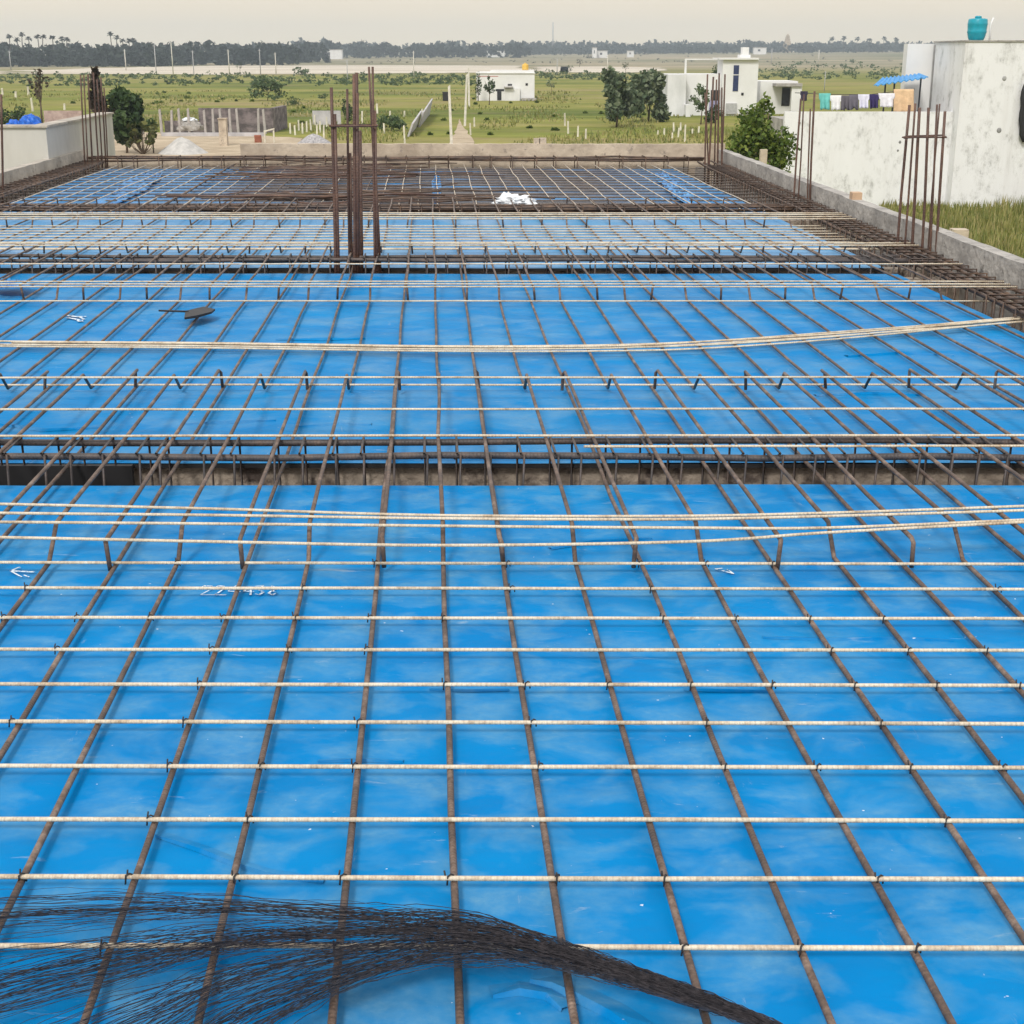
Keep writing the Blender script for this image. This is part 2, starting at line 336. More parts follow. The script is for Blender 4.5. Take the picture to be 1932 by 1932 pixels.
patch('sand_flat', [P(1015, 136.5, GZ), P(1180, 137.5, GZ), P(1262, 134, GZ), P(1250, 128, GZ), P(1120, 125.5, GZ), P(1015, 126, GZ)], M['sand'], 0.06, 4, 60)
patch('sand_flat', [P(-120, 139, GZ), P(20, 140, GZ), P(20, 134, GZ), P(-120, 135, GZ)], M['sand'], 0.06, 4, 40)
patch('dirt_patch', [P(150, 300, GZ), P(560, 300, GZ), P(600, 268, GZ), P(520, 257, GZ), P(380, 252, GZ), P(230, 250, GZ), P(150, 262, GZ)], M['dirt'], 0.03, 0.5, 50)
patch('dirt_patch', [P(835, 300, GZ), P(905, 290, GZ), P(880, 248, GZ), P(866, 222, GZ), P(858, 250, GZ), P(845, 275, GZ)], M['dirt'], 0.03, 0.12, 40)

# ------------------------------------------------------------------ the unfinished building that carries the slab
b1a, b1b, b2a, b2b, b3a, b3b, b4a = 4.84, 5.13, 9.99, 10.28, 13.65, 13.94, 19.75
SL, SRN = -4.5, 3.36                     # deck edges
BK = 20.25
bld = thing('unfinished_building', 'flat roofed house under construction with low cement kerb walls around the roof slab', 'building', (0, 10, GZ))
def quadplan(s0a, s0b, s1a, s1b, d0, d1): # plan corners of a strip between two depths
    return [S(s0a, d0), S(s1a, d0), S(s1b, d1), S(s0b, d1)]
for (a, bb) in ((b1a, b1b), (b2a, b2b), (b3a, b3b)):
    pm = MB(); pm.prism(quadplan(SL - 0.3, SL - 0.3, SRN + 0.3, SRN + 0.45, a - 0.03, bb + 0.035), -0.34, -0.30)
    pm.prism(quadplan(SL - 0.3, SL - 0.3, SRN + 0.3, SRN + 0.45, bb + 0.035, bb + 0.16), -0.34, -0.017)
    pm.prism(quadplan(SL - 0.3, SL - 0.3, SRN + 0.3, SRN + 0.45, a - 0.16, a - 0.03), -0.34, -0.017)
    pm.build('beam_mould', M['trough'], bld)
ed = MB()
ed.prism(quadplan(SL - 0.38, SL - 0.38, SL + 0.02, SL + 0.02, 1, BK), -0.36, -0.31)
ed.prism([S(SRN - 0.02, 1), S(sright(1), 1), S(sright(BK), BK), S(SRN + 0.28, BK)], -0.36, -0.31)
ed.prism(quadplan(SL, SL, SRN + .3, SRN + .3, b4a, BK), -0.36, -0.305)
ed.build('edge_mould', M['trough'], bld)
wl = MB()
wl.prism(quadplan(SL - 0.56, SL - 0.56, SL - 0.40, SL - 0.40, 1, BK + 0.1), GZ, -0.02)
wl.prism([S(sright(1) + .01, 1), S(sright(1) + .2, 1), S(sright(BK) + .2, BK + .1), S(sright(BK) + .01, BK + .1)], GZ, -0.02)
wl.prism(quadplan(SL - .4, SL - .4, 4.1, 4.1, BK, BK + 0.2), GZ, -0.02)
wl.build('wall', M['conc'], bld)
def rough_wall(p0, p1, thick, h, mat, name, seg=60, jag=0.012):
    mb = MB(); p0 = Vector(p0); p1 = Vector(p1); dr = (p1 - p0); nrm = Vector((dr.y, -dr.x, 0)).normalized() * thick
    vs = []
    for i in range(seg + 1):
        p = p0 + dr * (i / seg); hh = h + jag * 0.5 * mnoise.noise((i * 0.17, 3.1, h)) + jag * 0.3 * rng.uniform(-1, 1); q = p + nrm
        j1 = nrm.normalized() * rng.uniform(-1, 1) * jag * 0.25
        vs += [(p.x, p.y, p.z - 0.02), (p.x + j1.x, p.y + j1.y, p.z + hh), (q.x + j1.x, q.y + j1.y, p.z + hh), (q.x, q.y, p.z - 0.02)]
    fs = []
    for i in range(seg):
        a = i * 4; c = a + 4
        fs += [(a, a + 1, c + 1, c), (a + 1, a + 2, c + 2, c + 1), (a + 2, a + 3, c + 3, c + 2)]
    fs += [(0, 3, 2, 1), (seg * 4, seg * 4 + 1, seg * 4 + 2, seg * 4 + 3)]
    mb.add(vs, fs); return mb.build(name, mat, bld)
rough_wall(S(sright(1), 1, -0.3), S(sright(BK - 0.02), BK - 0.02, -0.3), 0.11, 0.53, M['conc'], 'kerb_wall', 90)
rough_wall(S(SL - 0.40, BK + 0.08, -0.3), S(SL - 0.40, 2, -0.3), 0.11, 0.52, M['conc_mid'], 'kerb_wall', 80)
rough_wall(S(-2.7, BK, -0.3), S(sright(BK) + 0.1, BK, -0.3), -0.12, 0.60, M['conc_warm'], 'kerb_wall', 80)
rough_wall(S(SL - 0.40, BK + 0.003, -0.3), S(-2.72, BK + 0.003, -0.3), -0.12, 0.43, M['conc_warm'], 'kerb_wall', 30)
pl = MB(); c = PD(893, 262, BK + 0.06)
pl.box(c.x - 0.0, c.x + .26, BK + 0.01, BK + 0.11, 0.30, 0.36)

# formwork decks under blue sheets
def deck(d0, d1, mat, label, s1=SRN, s0=SL, name='formwork_deck'):
    mb = MB(); nxx, nyy = 60, max(6, int((d1 - d0) * 7)); vs = []
    for j in range(nyy + 1):
        for i in range(nxx + 1):
            s = s0 + (s1 - s0) * i / nxx; d = d0 + (d1 - d0) * j / nyy
            z = 0.004 * mnoise.noise((s * 1.1, d * 1.1, 1.3)) + 0.0016 * mnoise.noise((s * 5, d * 5, 4.3))
            vs.append(S(s, d, z))
    k = nxx + 1
    fs = [(j * k + i, j * k + i + 1, (j + 1) * k + i + 1, (j + 1) * k + i) for j in range(nyy) for i in range(nxx)]
    mb.add(vs, fs, True)
    o = mb.build(name, mat)
    e2 = MB(); e2.prism(quadplan(s0 + .002, s0 + .002, s1 - .002, s1 - .002, d0 + .003, d1 - .003), -0.022, -0.006)
    pb = e2.build('plywood', M['black']); pb.parent = o
    return tag(o, label, 'formwork deck', 'sheeted formwork decks of the roof slab')
D1 = deck(0.9, b1a, M['sheet'], 'bright blue sheeted deck nearest the camera, with handwritten number and the wire fan')
D2 = deck(b1b, b2a, M['sheet_mid'], 'blue sheeted deck between the first and second beam, with a black tool on it')
D3 = deck(b2b, b3a, M['sheet_far'], 'pale blue deck with dust and painted sky sheen just behind the middle column bars')
D4 = deck(b3b, b4a, M['sheet_wet'], 'dark wet farthest deck patched with blue, in front of back kerb')

# chalk and paint marks, strokes laid on the sheet
def strokes(deck_o, name, paths, wd=0.006, z=0.0065):
    mb = MB()
    for pth in paths:
        p = [P(u, v, z) for u, v in pth]
        for a, b_ in zip(p, p[1:]):
            dr = (b_ - a); ln = dr.length
            if ln < 1e-5: continue
            nn = Vector((-dr.y, dr.x, 0)).normalized() * wd * rng.uniform(0.4, 1.0); ex = dr.normalized() * wd * 0.4
            mb.add([a - ex - nn, b_ + ex - nn, b_ + ex + nn, a - ex + nn], [(0, 1, 2, 3)])
            z += 0.00002
    o = mb.build(name, M['chalk']); o.parent = deck_o
    return o
def digit(ch, u, v, w_, h_):
    sh = {'2': [[(0, .75), (.25, 1), (.8, .95), (.85, .7), (0, 0), (1, 0)]],
          '4': [[(.65, 1), (0, .4), (1, .35)], [(.75, .75), (.7, 0)]],
          '3': [[(0, .95), (.8, 1), (.4, .55), (.85, .3), (.4, 0), (0, .1)]],
          '8': [[(.5, .5), (.1, .8), (.5, 1), (.9, .8), (.1, .2), (.5, 0), (.95, .2), (.5, .5)]],
          '-': [[(0.1, .45), (.9, .45)]]}[ch]
    return [[(u + x * w_, v - y * h_) for x, y in s] for s in sh]
num = []
for ch, u, ww in (('2', 378, 30), ('2', 406, 22), ('4', 430, 26), ('4', 460, 20), ('3', 482, 20), ('8', 505, 20)):
    num += digit(ch, u, 1122, ww * .9, 17)
strokes(D1, 'chalk_number', num, 0.0034)
strokes(D1, 'chalk_arrow', [[(64, 1079), (22, 1077)], [(36, 1070), (20, 1077), (40, 1088)], [(46, 1085), (54, 1088)]], 0.006)
strokes(D1, 'chalk_arrow', [[(1350, 1073), (1384, 1082)], [(1362, 1072), (1350, 1073)], [(1372, 1074), (1384, 1082)]], 0.004)
strokes(D2, 'paint_splash', [[(126, 595), (150, 598), (158, 602)], [(128, 599), (148, 603)], [(140, 597), (160, 597)], [(150, 604), (152, 606)]], 0.02)
# fold in the near sheet
def fold(deck_o, pts, w_, h_):
    fd = MB(); n_ = len(pts) - 1; vs = []
    for i, p in enumerate(pts):
        a_ = pts[max(i - 1, 0)]; b_ = pts[min(i + 1, n_)]; dr = (b_ - a_).normalized(); nn = Vector((-dr.y, dr.x, 0))
        k = math.sin(math.pi * (i + .15) / (n_ + .3)) ** .6
        vs += [p - nn * w_ * 0.5 * k + Vector((0, 0, -.004)), p + Vector((0, 0, h_ * k)), p + nn * w_ * 3.5 + Vector((0, 0, -.004))]
    fs = []
    for i in range(n_): fs += [(i * 3, i * 3 + 3, i * 3 + 4, i * 3 + 1), (i * 3 + 1, i * 3 + 4, i * 3 + 5, i * 3 + 2)]
    fd.add(vs, fs, False); o = fd.build('sheet_fold', deck_o.data.materials[0]); o.parent = deck_o
def poly(uv, z=0.004): return [P(u, v, z) for u, v in uv]
fold(D1, poly(((292, 1576), (330, 1588), (380, 1605), (440, 1630), (500, 1648), (560, 1658), (610, 1664))), .007, .005)
fold(D1, poly(((1000, 1850), (1040, 1862), (1090, 1885), (1150, 1915), (1220, 1960))), .012, .012)
fold(D1, poly(((930, 1880), (980, 1872), (1030, 1880), (1060, 1905))), .010, .009)
fold(D1, poly(((810, 1300), (880, 1303), (960, 1301))), .005, .004)
fold(D1, poly(((1290, 1300), (1360, 1303), (1450, 1304))), .006, .005)
fold(D1, poly(((1040, 1035), (1120, 1022), (1230, 1016))), .008, .006)
fold(D1, poly(((1440, 1202), (1560, 1206), (1700, 1204), (1800, 1209))), .006, .004)
fold(D1, poly(((600, 1436), (680, 1434), (760, 1437))), .005, .004)
fold(D2, poly(((350, 800), (430, 797), (520, 793))), .012, .008)
fold(D2, poly(((560, 805), (640, 800), (700, 801))), .012, .007)
fold(D2, poly(((1540, 746), (1640, 742), (1740, 745))), .012, .007)
fold(D2, poly(((1600, 672), (1700, 666), (1800, 671))), .014, .009)
fold(D2, poly(((520, 640), (610, 641), (690, 638))), .014, .008)
fold(D2, poly(((0, 800), (80, 812), (190, 806))), .012, .008)

# ------------------------------------------------------------------ long bars
ZL, ZT, ZC = 0.024, 0.112, 0.036
RL = 0.0073
def lined(s, prof, n=8, mat=None, r=RL, name='long_bar', wob=0.0065, sd=0):
    rg = random.Random(sd); pts = []
    for i, (d, z) in enumerate(prof): pts.append((d, z))
    full = []
    for (d0, z0), (d1, z1) in zip(pts, pts[1:]):
        k = max(1, int(abs(d1 - d0) / 0.45))
        for j in range(k): full.append((d0 + (d1 - d0) * j / k, z0 + (z1 - z0) * j / k))
    full.append(pts[-1])
    ph = rg.uniform(0, 50)
    path = [S(s + wob * mnoise.noise((d * 0.9, ph, 0)) * 2, d, z + (0.002 * mnoise.noise((d * 1.3, ph, 5)))) for d, z in full]
    return MB().tube(path, r, n).build(name, mat or M['rust'])
def crank(c0, c1, up=True): return [(c0, ZL), (c1, ZT)] if up else [(c0, ZT), (c1, ZL)]
def where(k):
    if k == 5: return 'running up the photo middle'
    side = 'left' if k < 5 else 'right'
    return od(abs(k - 5)) + ' ' + side + ' of the one up the photo middle'
S0, SP = 0.014, 0.201
K0, K1 = -17, 21
for k in range(K0, K1 + 1):
    s = S0 + SP * (k - 5)
    if s < SL + 0.06 or s > SRN - 0.04: continue
    rg = random.Random(k + 900); j = lambda a=0.025: rg.uniform(-a, a)
    s += rg.uniform(-0.010, 0.010)
    if k % 2:                            # bent up over every beam
        prof = [(1.0, ZL), (3.98 + j(), ZL), (4.08 + j(.01), ZT), (6.19 + j(), ZT), (6.29 + j(.01), ZL), (8.74 + j(), ZL), (8.83 + j(.01), ZT),
                (10.86 + j(), ZT), (10.95, ZL), (12.6 + j(), ZL), (12.69, ZT), (14.3 + j(), ZT)]
        o = lined(s, prof, sd=k)
        tag(o, 'cranked rusty long bar, ' + where(k), 'rebar', 'rusty long bars over the blue decks')
    else:
        o = lined(s, [(1.0, ZL), (b3a + 0.1, ZL)], sd=k)
        tag(o, 'straight rusty long bar, ' + where(k), 'rebar', 'rusty long bars over the blue decks')
        for bi, (a, bb, nm) in enumerate(((3.91, 6.27, 'first'), (8.76, 10.9, 'second'), (12.62, 14.4, 'third'))):
            a += j(.02); bb += j(.03); so = s + 0.016 * rg.choice((-1, 1))
            hk = rg.uniform(-0.02, 0.02)
            mb = MB().tube([S(so + hk, a + 0.004, ZL - 0.004), S(so + hk * .5, a, ZT - 0.012), S(so, a + 0.012, ZT)] +
                           [S(so + 0.003 * rg.uniform(-1, 1), a + (bb - a) * q / 5, ZT + 0.003 * rg.uniform(-1, 1)) for q in range(1, 5)] +
                           [S(so, bb - 0.012, ZT), S(so + hk, bb, ZT - 0.012), S(so + hk * 1.5, bb - 0.006, ZL)], RL, 8)
            o = mb.build('top_bar', M['rust'])
            tag(o, 'hooked top bar over the %s beam, ' % nm + where(k), 'rebar', 'hooked top bars over the beams')

# ------------------------------------------------------------------ pale cross bars
xs_lab = []
def cross(pts, label, r=0.005, mat=None, group='pale cross bars on the decks', n=8, name='cross_bar'):
    o = MB().tube(pts, r, n).build(name, mat or M['pale'])
    return tag(o, label, 'rebar', group)
def tie_at(o, p):
    mb = MB(); a = rng.uniform(-0.4, 0.4)
    e1 = Vector((math.cos(0.8 + a), math.sin(0.8 + a), 0))
    mb.tube([p - e1 * 0.008 + Vector((0, 0, -0.016)), p - e1 * 0.006 + Vector((0, 0, 0.002)), p + e1 * 0.001 + Vector((0, 0, 0.0045)),
             p + e1 * 0.006 + Vector((0, 0, 0.001)), p + e1 * 0.008 + Vector((0, 0, -0.016))], 0.0019, 5)
    q = p + Vector((rng.uniform(-.012, -.004), rng.uniform(-.002, .008), 0))
    mb.tube([q + Vector((0, 0, -0.006)), q + Vector((rng.uniform(-.004, .004), rng.uniform(0, .006), 0.009))], 0.0019, 5)
    t_ = mb.build('tie_wire', M['tie']); t_.parent = o
def xline(v, z, e=0.0, s0=SL - 0.25, s1=None):      # a straight cross bar through row v at the middle of the photo
    d = P(CX, v, z).y; pts = []; ph = rng.uniform(0, 99)
    s1 = s1 or sright(d) - 0.12
    for i in range(25):
        s = s0 + (s1 - s0) * i / 24
        pts.append(S(s, d, 0) * 1.0 + Vector((0, -SK * 0 + e * s + 0.006 * mnoise.noise((s * .8, ph, 0)), z + 0.0015 * mnoise.noise((s * 2, ph, 3)))))
    return pts, d
nearv = [1788, 1657, 1546.5, 1446, 1363, 1291.5, 1226, 1166, 1110, 1062.5]
for i, v in enumerate(nearv):
    pts, d = xline(v, ZC, -0.004)
    lab = 'pale cross bar on the near deck, %s up from the bottom edge of the photo' % od(i + 1)
    o = cross(pts, lab)
    for k in range(K0, K1 + 1):
        s = S0 + SP * (k - 5); u = CX + F * (s + SK * d) / (CT * d + ST * CAMH)
        if -60 < u < 1990 and rng.random() < 0.6: tie_at(o, S(s, d - 0.004 * s, ZC + 0.004))
# bars over the first crank line: three slightly bowed bars and the tight bundle
def bowed(uv, z, label, r=0.005, group='pale cross bars on the decks', off=(0, 0), mat=None, name='cross_bar'):
    pts = []
    for u, v in uv:
        p = P(u, v, z); pts.append(p + Vector((0, off[0], off[1])))
    sm = []
    for i in range(len(pts) - 1):
        p0 = pts[max(i - 1, 0)]; p1 = pts[i]; p2 = pts[i + 1]; p3 = pts[min(i + 2, len(pts) - 1)]
        for q in range(6):
            t_ = q / 6
            sm.append(0.5 * ((2 * p1) + (p2 - p0) * t_ + (2 * p0 - 5 * p1 + 4 * p2 - p3) * t_ ** 2 + (-p0 + 3 * p1 - 3 * p2 + p3) * t_ ** 3))
    sm.append(pts[-1])
    return cross(sm, label, r, mat, group, name=name)
ZB = ZT + 0.0115
bowed([(-300, 1012), (0, 1014), (400, 1022), (830, 1029), (1300, 1022), (1560, 1005), (1932, 985), (2300, 965)], ZB, 'pale bowed cross bar nearest the camera on the row of bent up bars')
bowed([(-300, 983), (0, 985), (600, 990), (1000, 994), (1300, 996), (1560, 996), (1932, 981), (2300, 965)], ZB, 'pale bowed cross bar just in front of the rusty tinted pair, near deck')
bowed([(-300, 945), (0, 951), (400, 960), (800, 972), (1250, 974), (1560, 968), (1932, 955), (2300, 940)], ZB + .001, 'pale bar of the tight pair before the first beam, its far one')
bowed([(-300, 962), (0, 968), (400, 972), (800, 978), (1250, 980), (1560, 974), (1932, 963), (2300, 950)], ZB + .0005, 'pale bar of the tight pair before the first beam, its near one')
for v, lab in ((822, 'pale cross bar just behind the first beam'),
               (772, 'lone pale cross bar midway between first beam and the row of hooks'), (712, 'pale cross bar under the hook tops behind the first beam')):
    pts, d = xline(v, ZB, 0.002); cross(pts, lab)
for v, lab in ((726, 'pale cross bar at the feet of the hooks behind the first beam'), (568, 'pale cross bar at the feet of the bent bars before the second beam')):
    pts, d = xline(v, ZC, 0.0); cross(pts, lab)
uvb = [(-300, 645), (20, 650), (400, 653), (830, 659), (1150, 658), (1350, 650), (1600, 632), (1932, 604), (2300, 575)]
for i, (dv, dy, dz, st) in enumerate(((0, 0.0, 0, 0), (0, 0.022, 0.001, 1), (0, 0.046, 0.0, 1), (0, 0.012, 0.011, 1), (0, 0.034, 0.010, 0), (0, -0.05, 0, 0))):
    uv = uvb[st:]
    uv = [(u, v + 3 * math.sin(u * 0.004 + i * 1.7) * sstep(900, 1500, u)) for u, v in uv]
    nm = ['second from the near side', 'third from the near side', 'its farthest', 'nearer upper one', 'farther upper one', 'nearest, a little apart'][i]
    bowed(uv, ZC, 'pale bar of the loose bundle on the second deck, ' + nm, 0.0052, 'loose bundle of pale bars', (dy, dz))
for i, v in enumerate((541, 536, 531)):
    pts, d = xline(v, ZB, 0.001 * (i - 1)); cross(pts, 'pale bar of the tight trio before the second beam, its %s one' % ['near', 'middle', 'far'][i])
pts, d = xline(843, ZB, 0.006, s0=0.55); cross(pts, 'pale short cross bar on the first beam, starting right of the photo middle')
for i, v in enumerate((498,)):
    pts, d = xline(v, ZB, 0.001); cross(pts, 'pale cross bar lying on the second beam cage')
for i, v in enumerate((470, 463, 459)):
    pts, d = xline(v, [ZC, ZB, ZB][i], 0.001); cross(pts, 'pale bar at the hooks behind the middle column bars, its %s one' % ['near', 'middle', 'far'][i], 0.006)
for i in range(9):
    d = 11.1 + 0.19 * i
    z = ZC; pts = [S(SL - .2 + (sright(d) + SL * -1 + 0.05) * q / 16, d + 0.02 * mnoise.noise((q * .3, i, 0)), z) for q in range(17)]
    cross(pts, 'pale cross bar on the pale third deck, %s behind the hooks' % od(i + 1), 0.0052)
for i, v in enumerate((413, 409, 405, 402)):
    pts, d = xline(v, ZB, 0.0008); cross(pts, 'pale bar just before the third beam, %s from the near side' % od(i + 1), 0.0058)

# far deck: dark cross bars below, pale long bars above
for i in range(15):
    d = 14.25 + 0.36 * i
    pts = [S(SL - .2 + (sright(d) - SL + 0.1) * q / 12, d + 0.03 * mnoise.noise((q * .3, i, 7)), 0.03) for q in range(13)]
    o = MB().tube(pts, 0.0075, 7).build('cross_bar', M['rust_x'])
    tag(o, 'dark cross bar on the farthest deck, %s beyond the third beam' % od(i + 1), 'rebar', 'dark cross bars on the farthest deck')
n4 = 0
for k in range(K0, K1 + 1):
    s = S0 + SP * (k - 5) + 0.06
    if s < SL + 0.05 or s > SRN: continue
    pts = [S(s + .01 * rng.uniform(-1, 1), 13.8 + (19.9 - 13.8) * q / 8, 0.045 + 0.004 * rng.uniform(-1, 1)) for q in range(9)]
    brown = k in (-9,) or (-8 < k < 3 and rng.random() < .6)
    o = MB().tube(pts, (0.012 if k == -9 else .0065) if brown else 0.0052, 7).build('long_bar', M['rust'] if brown else M['pale_y']); n4 += 1
    tag(o, 'thick brown long bar slanting over the farthest deck' if k == -9 else ('brown long bar on the farthest deck, %s from the left' % od(n4)) if brown else 'thin pale long bar on the farthest deck, %s from the left' % od(n4), 'rebar', 'pale long bars on the farthest deck')

for i in range(46):
    rg = random.Random(400 + i); cu = rg.gauss(640, 85); cv = rg.choice((rg.uniform(322, 392), rg.uniform(318, 345), rg.uniform(376, 394)))
    c_ = P(cu, cv, 0); ln = rg.uniform(.5, 1.5); an = rg.gauss(0, .16); dr = Vector((math.cos(an), math.sin(an), 0)); zz = rg.uniform(.05, .12)
    if c_.y > 19.5 or c_.y < 14.1: continue
    pts = [c_ + dr * ln * (q / 4 - 1) + Vector((0, 0.02 * rg.uniform(-1, 1), zz + .012 * rg.uniform(-1, 1))) for q in range(9)]
    o = MB().tube(pts, rg.choice((.006, .008, .010)), 6).build('loose_bar', M['rust_cage'] if i % 3 else M['rust_deep'])
    tag(o, 'loose dark rusty bar in the tangle left of the middle of the farthest deck', 'rebar', 'tangle of loose bars on the farthest deck')

# ------------------------------------------------------------------ beam cages
def cage(label, fr, L0, L1, wd, zt, zb, step, rb, rs, mb_bar, mb_st, extra=0, jit=0.0, seed=1, lows=()):
    """fr(a, q, z): point a metres along the beam, q across, at height z"""
    rg = random.Random(seed)
    root = thing('beam_cage', label, 'rebar cage', fr(L0, 0, 0), 'rebar cages of the roof beams')
    lines = [(0, zt), (wd, zt), (0, zb), (wd, zb)] + [(rg.uniform(0, wd), zt - rg.uniform(0.0, 0.05)) for _ in range(extra)] + [(q, z) for z in lows for q in (0, wd)]
    for q, z in lines:
        n = 14
        pts = [fr(L0 + (L1 - L0) * i / n, q + rg.uniform(-1, 1) * jit * .5, z + rg.uniform(-1, 1) * jit * .4) for i in range(n + 1)]
        MB().tube(pts, rb, 8).build('main_bar', mb_bar, root)
    a = L0 + 0.1; cnt = 0
    while a < L1 - 0.05 and cnt < 99:
        ja = rg.uniform(-1, 1) * jit
        r_ = rb + rs
        def q_(dq, z, da=0): return fr(a + ja + da, dq, z)
        loop = [q_(-r_, zt + r_), q_(wd + r_, zt + r_), q_(wd + r_, zb - r_), q_(-r_, zb - r_), q_(-r_, zt + r_ - .004, 0.012), q_(0.03, zt + r_ - 0.03, 0.02)]
        pts = [q_(0.035, zt + r_ - 0.035, -0.01)] + loop
        MB().tube(pts, rs, 6).build('stirrup', mb_st, root); cnt += 1
        a += step * rg.uniform(0.9, 1.1)
    return root
def fx(dd): return lambda a, q, z: S(a, dd + q, z)
cage('dark steel beam cage across the slab nearest the camera, with wide stirrups', fx(4.90), SL - .3, SRN + .25, 0.2, 0.09, -0.19, 0.118, 0.0135, 0.0048, M['beam_dark'], M['beam_dark'], 0, 0.02, 3, lows=())
cage('dark steel beam cage running through the feet of the middle column bars', fx(10.04), SL - .3, SRN + .3, 0.2, 0.09, -0.22, 0.15, 0.0135, 0.0058, M['beam_dark'], M['beam_dark'], 1, 0.02, 4, lows=(-.08,))
cage('rusty red beam cage between the pale deck and the farthest deck', fx(13.70), SL - .3, SRN + .35, 0.2, 0.09, -0.25, 0.2, 0.012, 0.005, M['rust_cage'], M['rust_cage'], 3, 0.02, 5)
cage('dark beam cage along the foot of the back kerb wall', fx(19.86), SL - .3, SRN + .5, 0.26, 0.13, -0.2, 0.30, 0.013, 0.0075, M['rust_cage'], M['rust_cage'], 2, 0.03, 6)
cage('rust brown edge cage along the right kerb wall', lambda a, q, z: S(sright(a) - 0.36 + q, a, z), 2.0, 19.8, 0.27, 0.09, -0.25, 0.17, 0.012, 0.006, M['rust_cage'], M['rust_cage'], 4, 0.03, 7)
cage('rust brown edge cage along the left kerb wall', lambda a, q, z: S(SL - 0.32 + q, a, z), 2.0, 19.8, 0.27, 0.09, -0.25, 0.18, 0.012, 0.006, M['rust_cage'], M['rust_cage'], 4, 0.03, 8)

# ------------------------------------------------------------------ column starter bars
def column(label, bars, ties=(), rust=None, grp='starter bars of the columns'):
    """bars: (u0, v0, u1, v1, d, r, double)"""
    u0, v0, _, _, d, *_ = bars[0]
    root = thing('column_cage', label, 'rebar column', PD(u0, v0, d), grp)
    for (u0, v0, u1, v1, d, r, dbl) in bars:
        a = PD(u0, v0, d); b_ = PD(u1, v1, d); a.z = -0.2
        mid = a.lerp(b_, 0.5) + Vector((rng.uniform(-1, 1) * .006, rng.uniform(-1, 1) * .006, 0))
        MB().tube([a, a.lerp(mid, .5), mid, mid.lerp(b_, .5), b_], r, 9).build('upright_bar', rust or M['rust_deep'], root)
        if dbl:
            c_ = a.lerp(b_, dbl); of = Vector((2 * r, 0.004, 0))
            MB().tube([a + of, a.lerp(c_, .5) + of * .9, c_ + of * .85], r * 1.05, 9).build('lap_bar', rust or M['rust_deep'], root)
    for (pts, r) in ties:
        MB().tube(pts, r, 6).build('stirrup', rust or M['rust_deep'], root)
    return root
tz = 10.12
column('tall dark red starter bars in the middle of the slab, with one stirrup',
       [(632, 512, 625, 165, 10.06, 0.0115, .88), (667, 510, 668, 140, 10.08, 0.012, .92), (676, 492, 673, 137, 10.26, 0.011, .75),
        (658, 492, 655, 168, 10.26, 0.009, .7), (706, 512, 703, 126, 10.08, 0.0085, .82), (714, 490, 696, 126, 10.25, 0.008, .78)],
       [([PD(622, 238, 10.04), PD(710, 238, 10.05), PD(712, 236, 10.28), PD(650, 236, 10.28), PD(622, 237, 10.05)], 0.008)])
column('six dark starter bars tied with a stirrup by the right kerb wall',
       [(1693, 475, 1716, 198, 10.75, 0.0105, 0), (1707, 480, 1727, 195, 10.72, 0.008, 0), (1722, 482, 1735, 203, 10.7, 0.0115, 0),
        (1741, 487, 1752, 203, 10.62, 0.0105, 0), (1757, 487, 1768, 197, 10.6, 0.008, 0), (1768, 487, 1783, 210, 10.58, 0.0105, 0), (1752, 478, 1773, 196, 10.7, 0.006, 0)],
       [([PD(1702, 259, 10.72), PD(1786, 259, 10.56), PD(1778, 255, 10.75), PD(1712, 257, 10.86), PD(1704, 259, 10.73)], 0.0065),
        ([PD(1705, 261, 10.70), PD(1762, 257, 10.56)], 0.005)])
column('pair of thin starter bars with a lone bar beside it at the right kerb wall',
       [(1497, 388, 1511, 186, 14.6, 0.010, 0), (1505, 388, 1517, 178, 14.7, 0.008, 0), (1529, 388, 1537, 172, 14.6, 0.011, 0), (1525, 388, 1529, 205, 14.6, 0.008, 0)])
column('cluster of dark starter bars at the far right corner of the slab',
       [(1331, 312, 1335, 140, 19.3, 0.011, 0), (1337, 314, 1346, 145, 19.3, 0.013, 0), (1355, 312, 1357, 138, 19.3, 0.012, 0), (1362, 313, 1368, 140, 19.3, 0.011, 0),
        (1349, 308, 1352, 150, 19.6, 0.011, 0), (1364, 300, 1362, 165, 19.6, 0.011, 0), (1340, 300, 1330, 175, 19.6, 0.010, 0)])
column('cluster of thin starter bars at the far left corner of the slab',
       [(159, 312, 152, 141, 19.5, 0.010, 0), (164, 312, 158, 141, 19.5, 0.009, 0), (173, 310, 166, 140, 19.6, 0.012, 0), (185, 308, 176, 137, 19.7, 0.011, 0),
        (192, 308, 183, 150, 19.8, 0.010, 0), (198, 306, 190, 145, 19.9, 0.011, 0), (201, 306, 196, 165, 19.9, 0.009, 0)])
column('lone dark starter bar at the left edge of the photo', [(2, 372, 2, 178, 15.6, 0.0125, 0)])

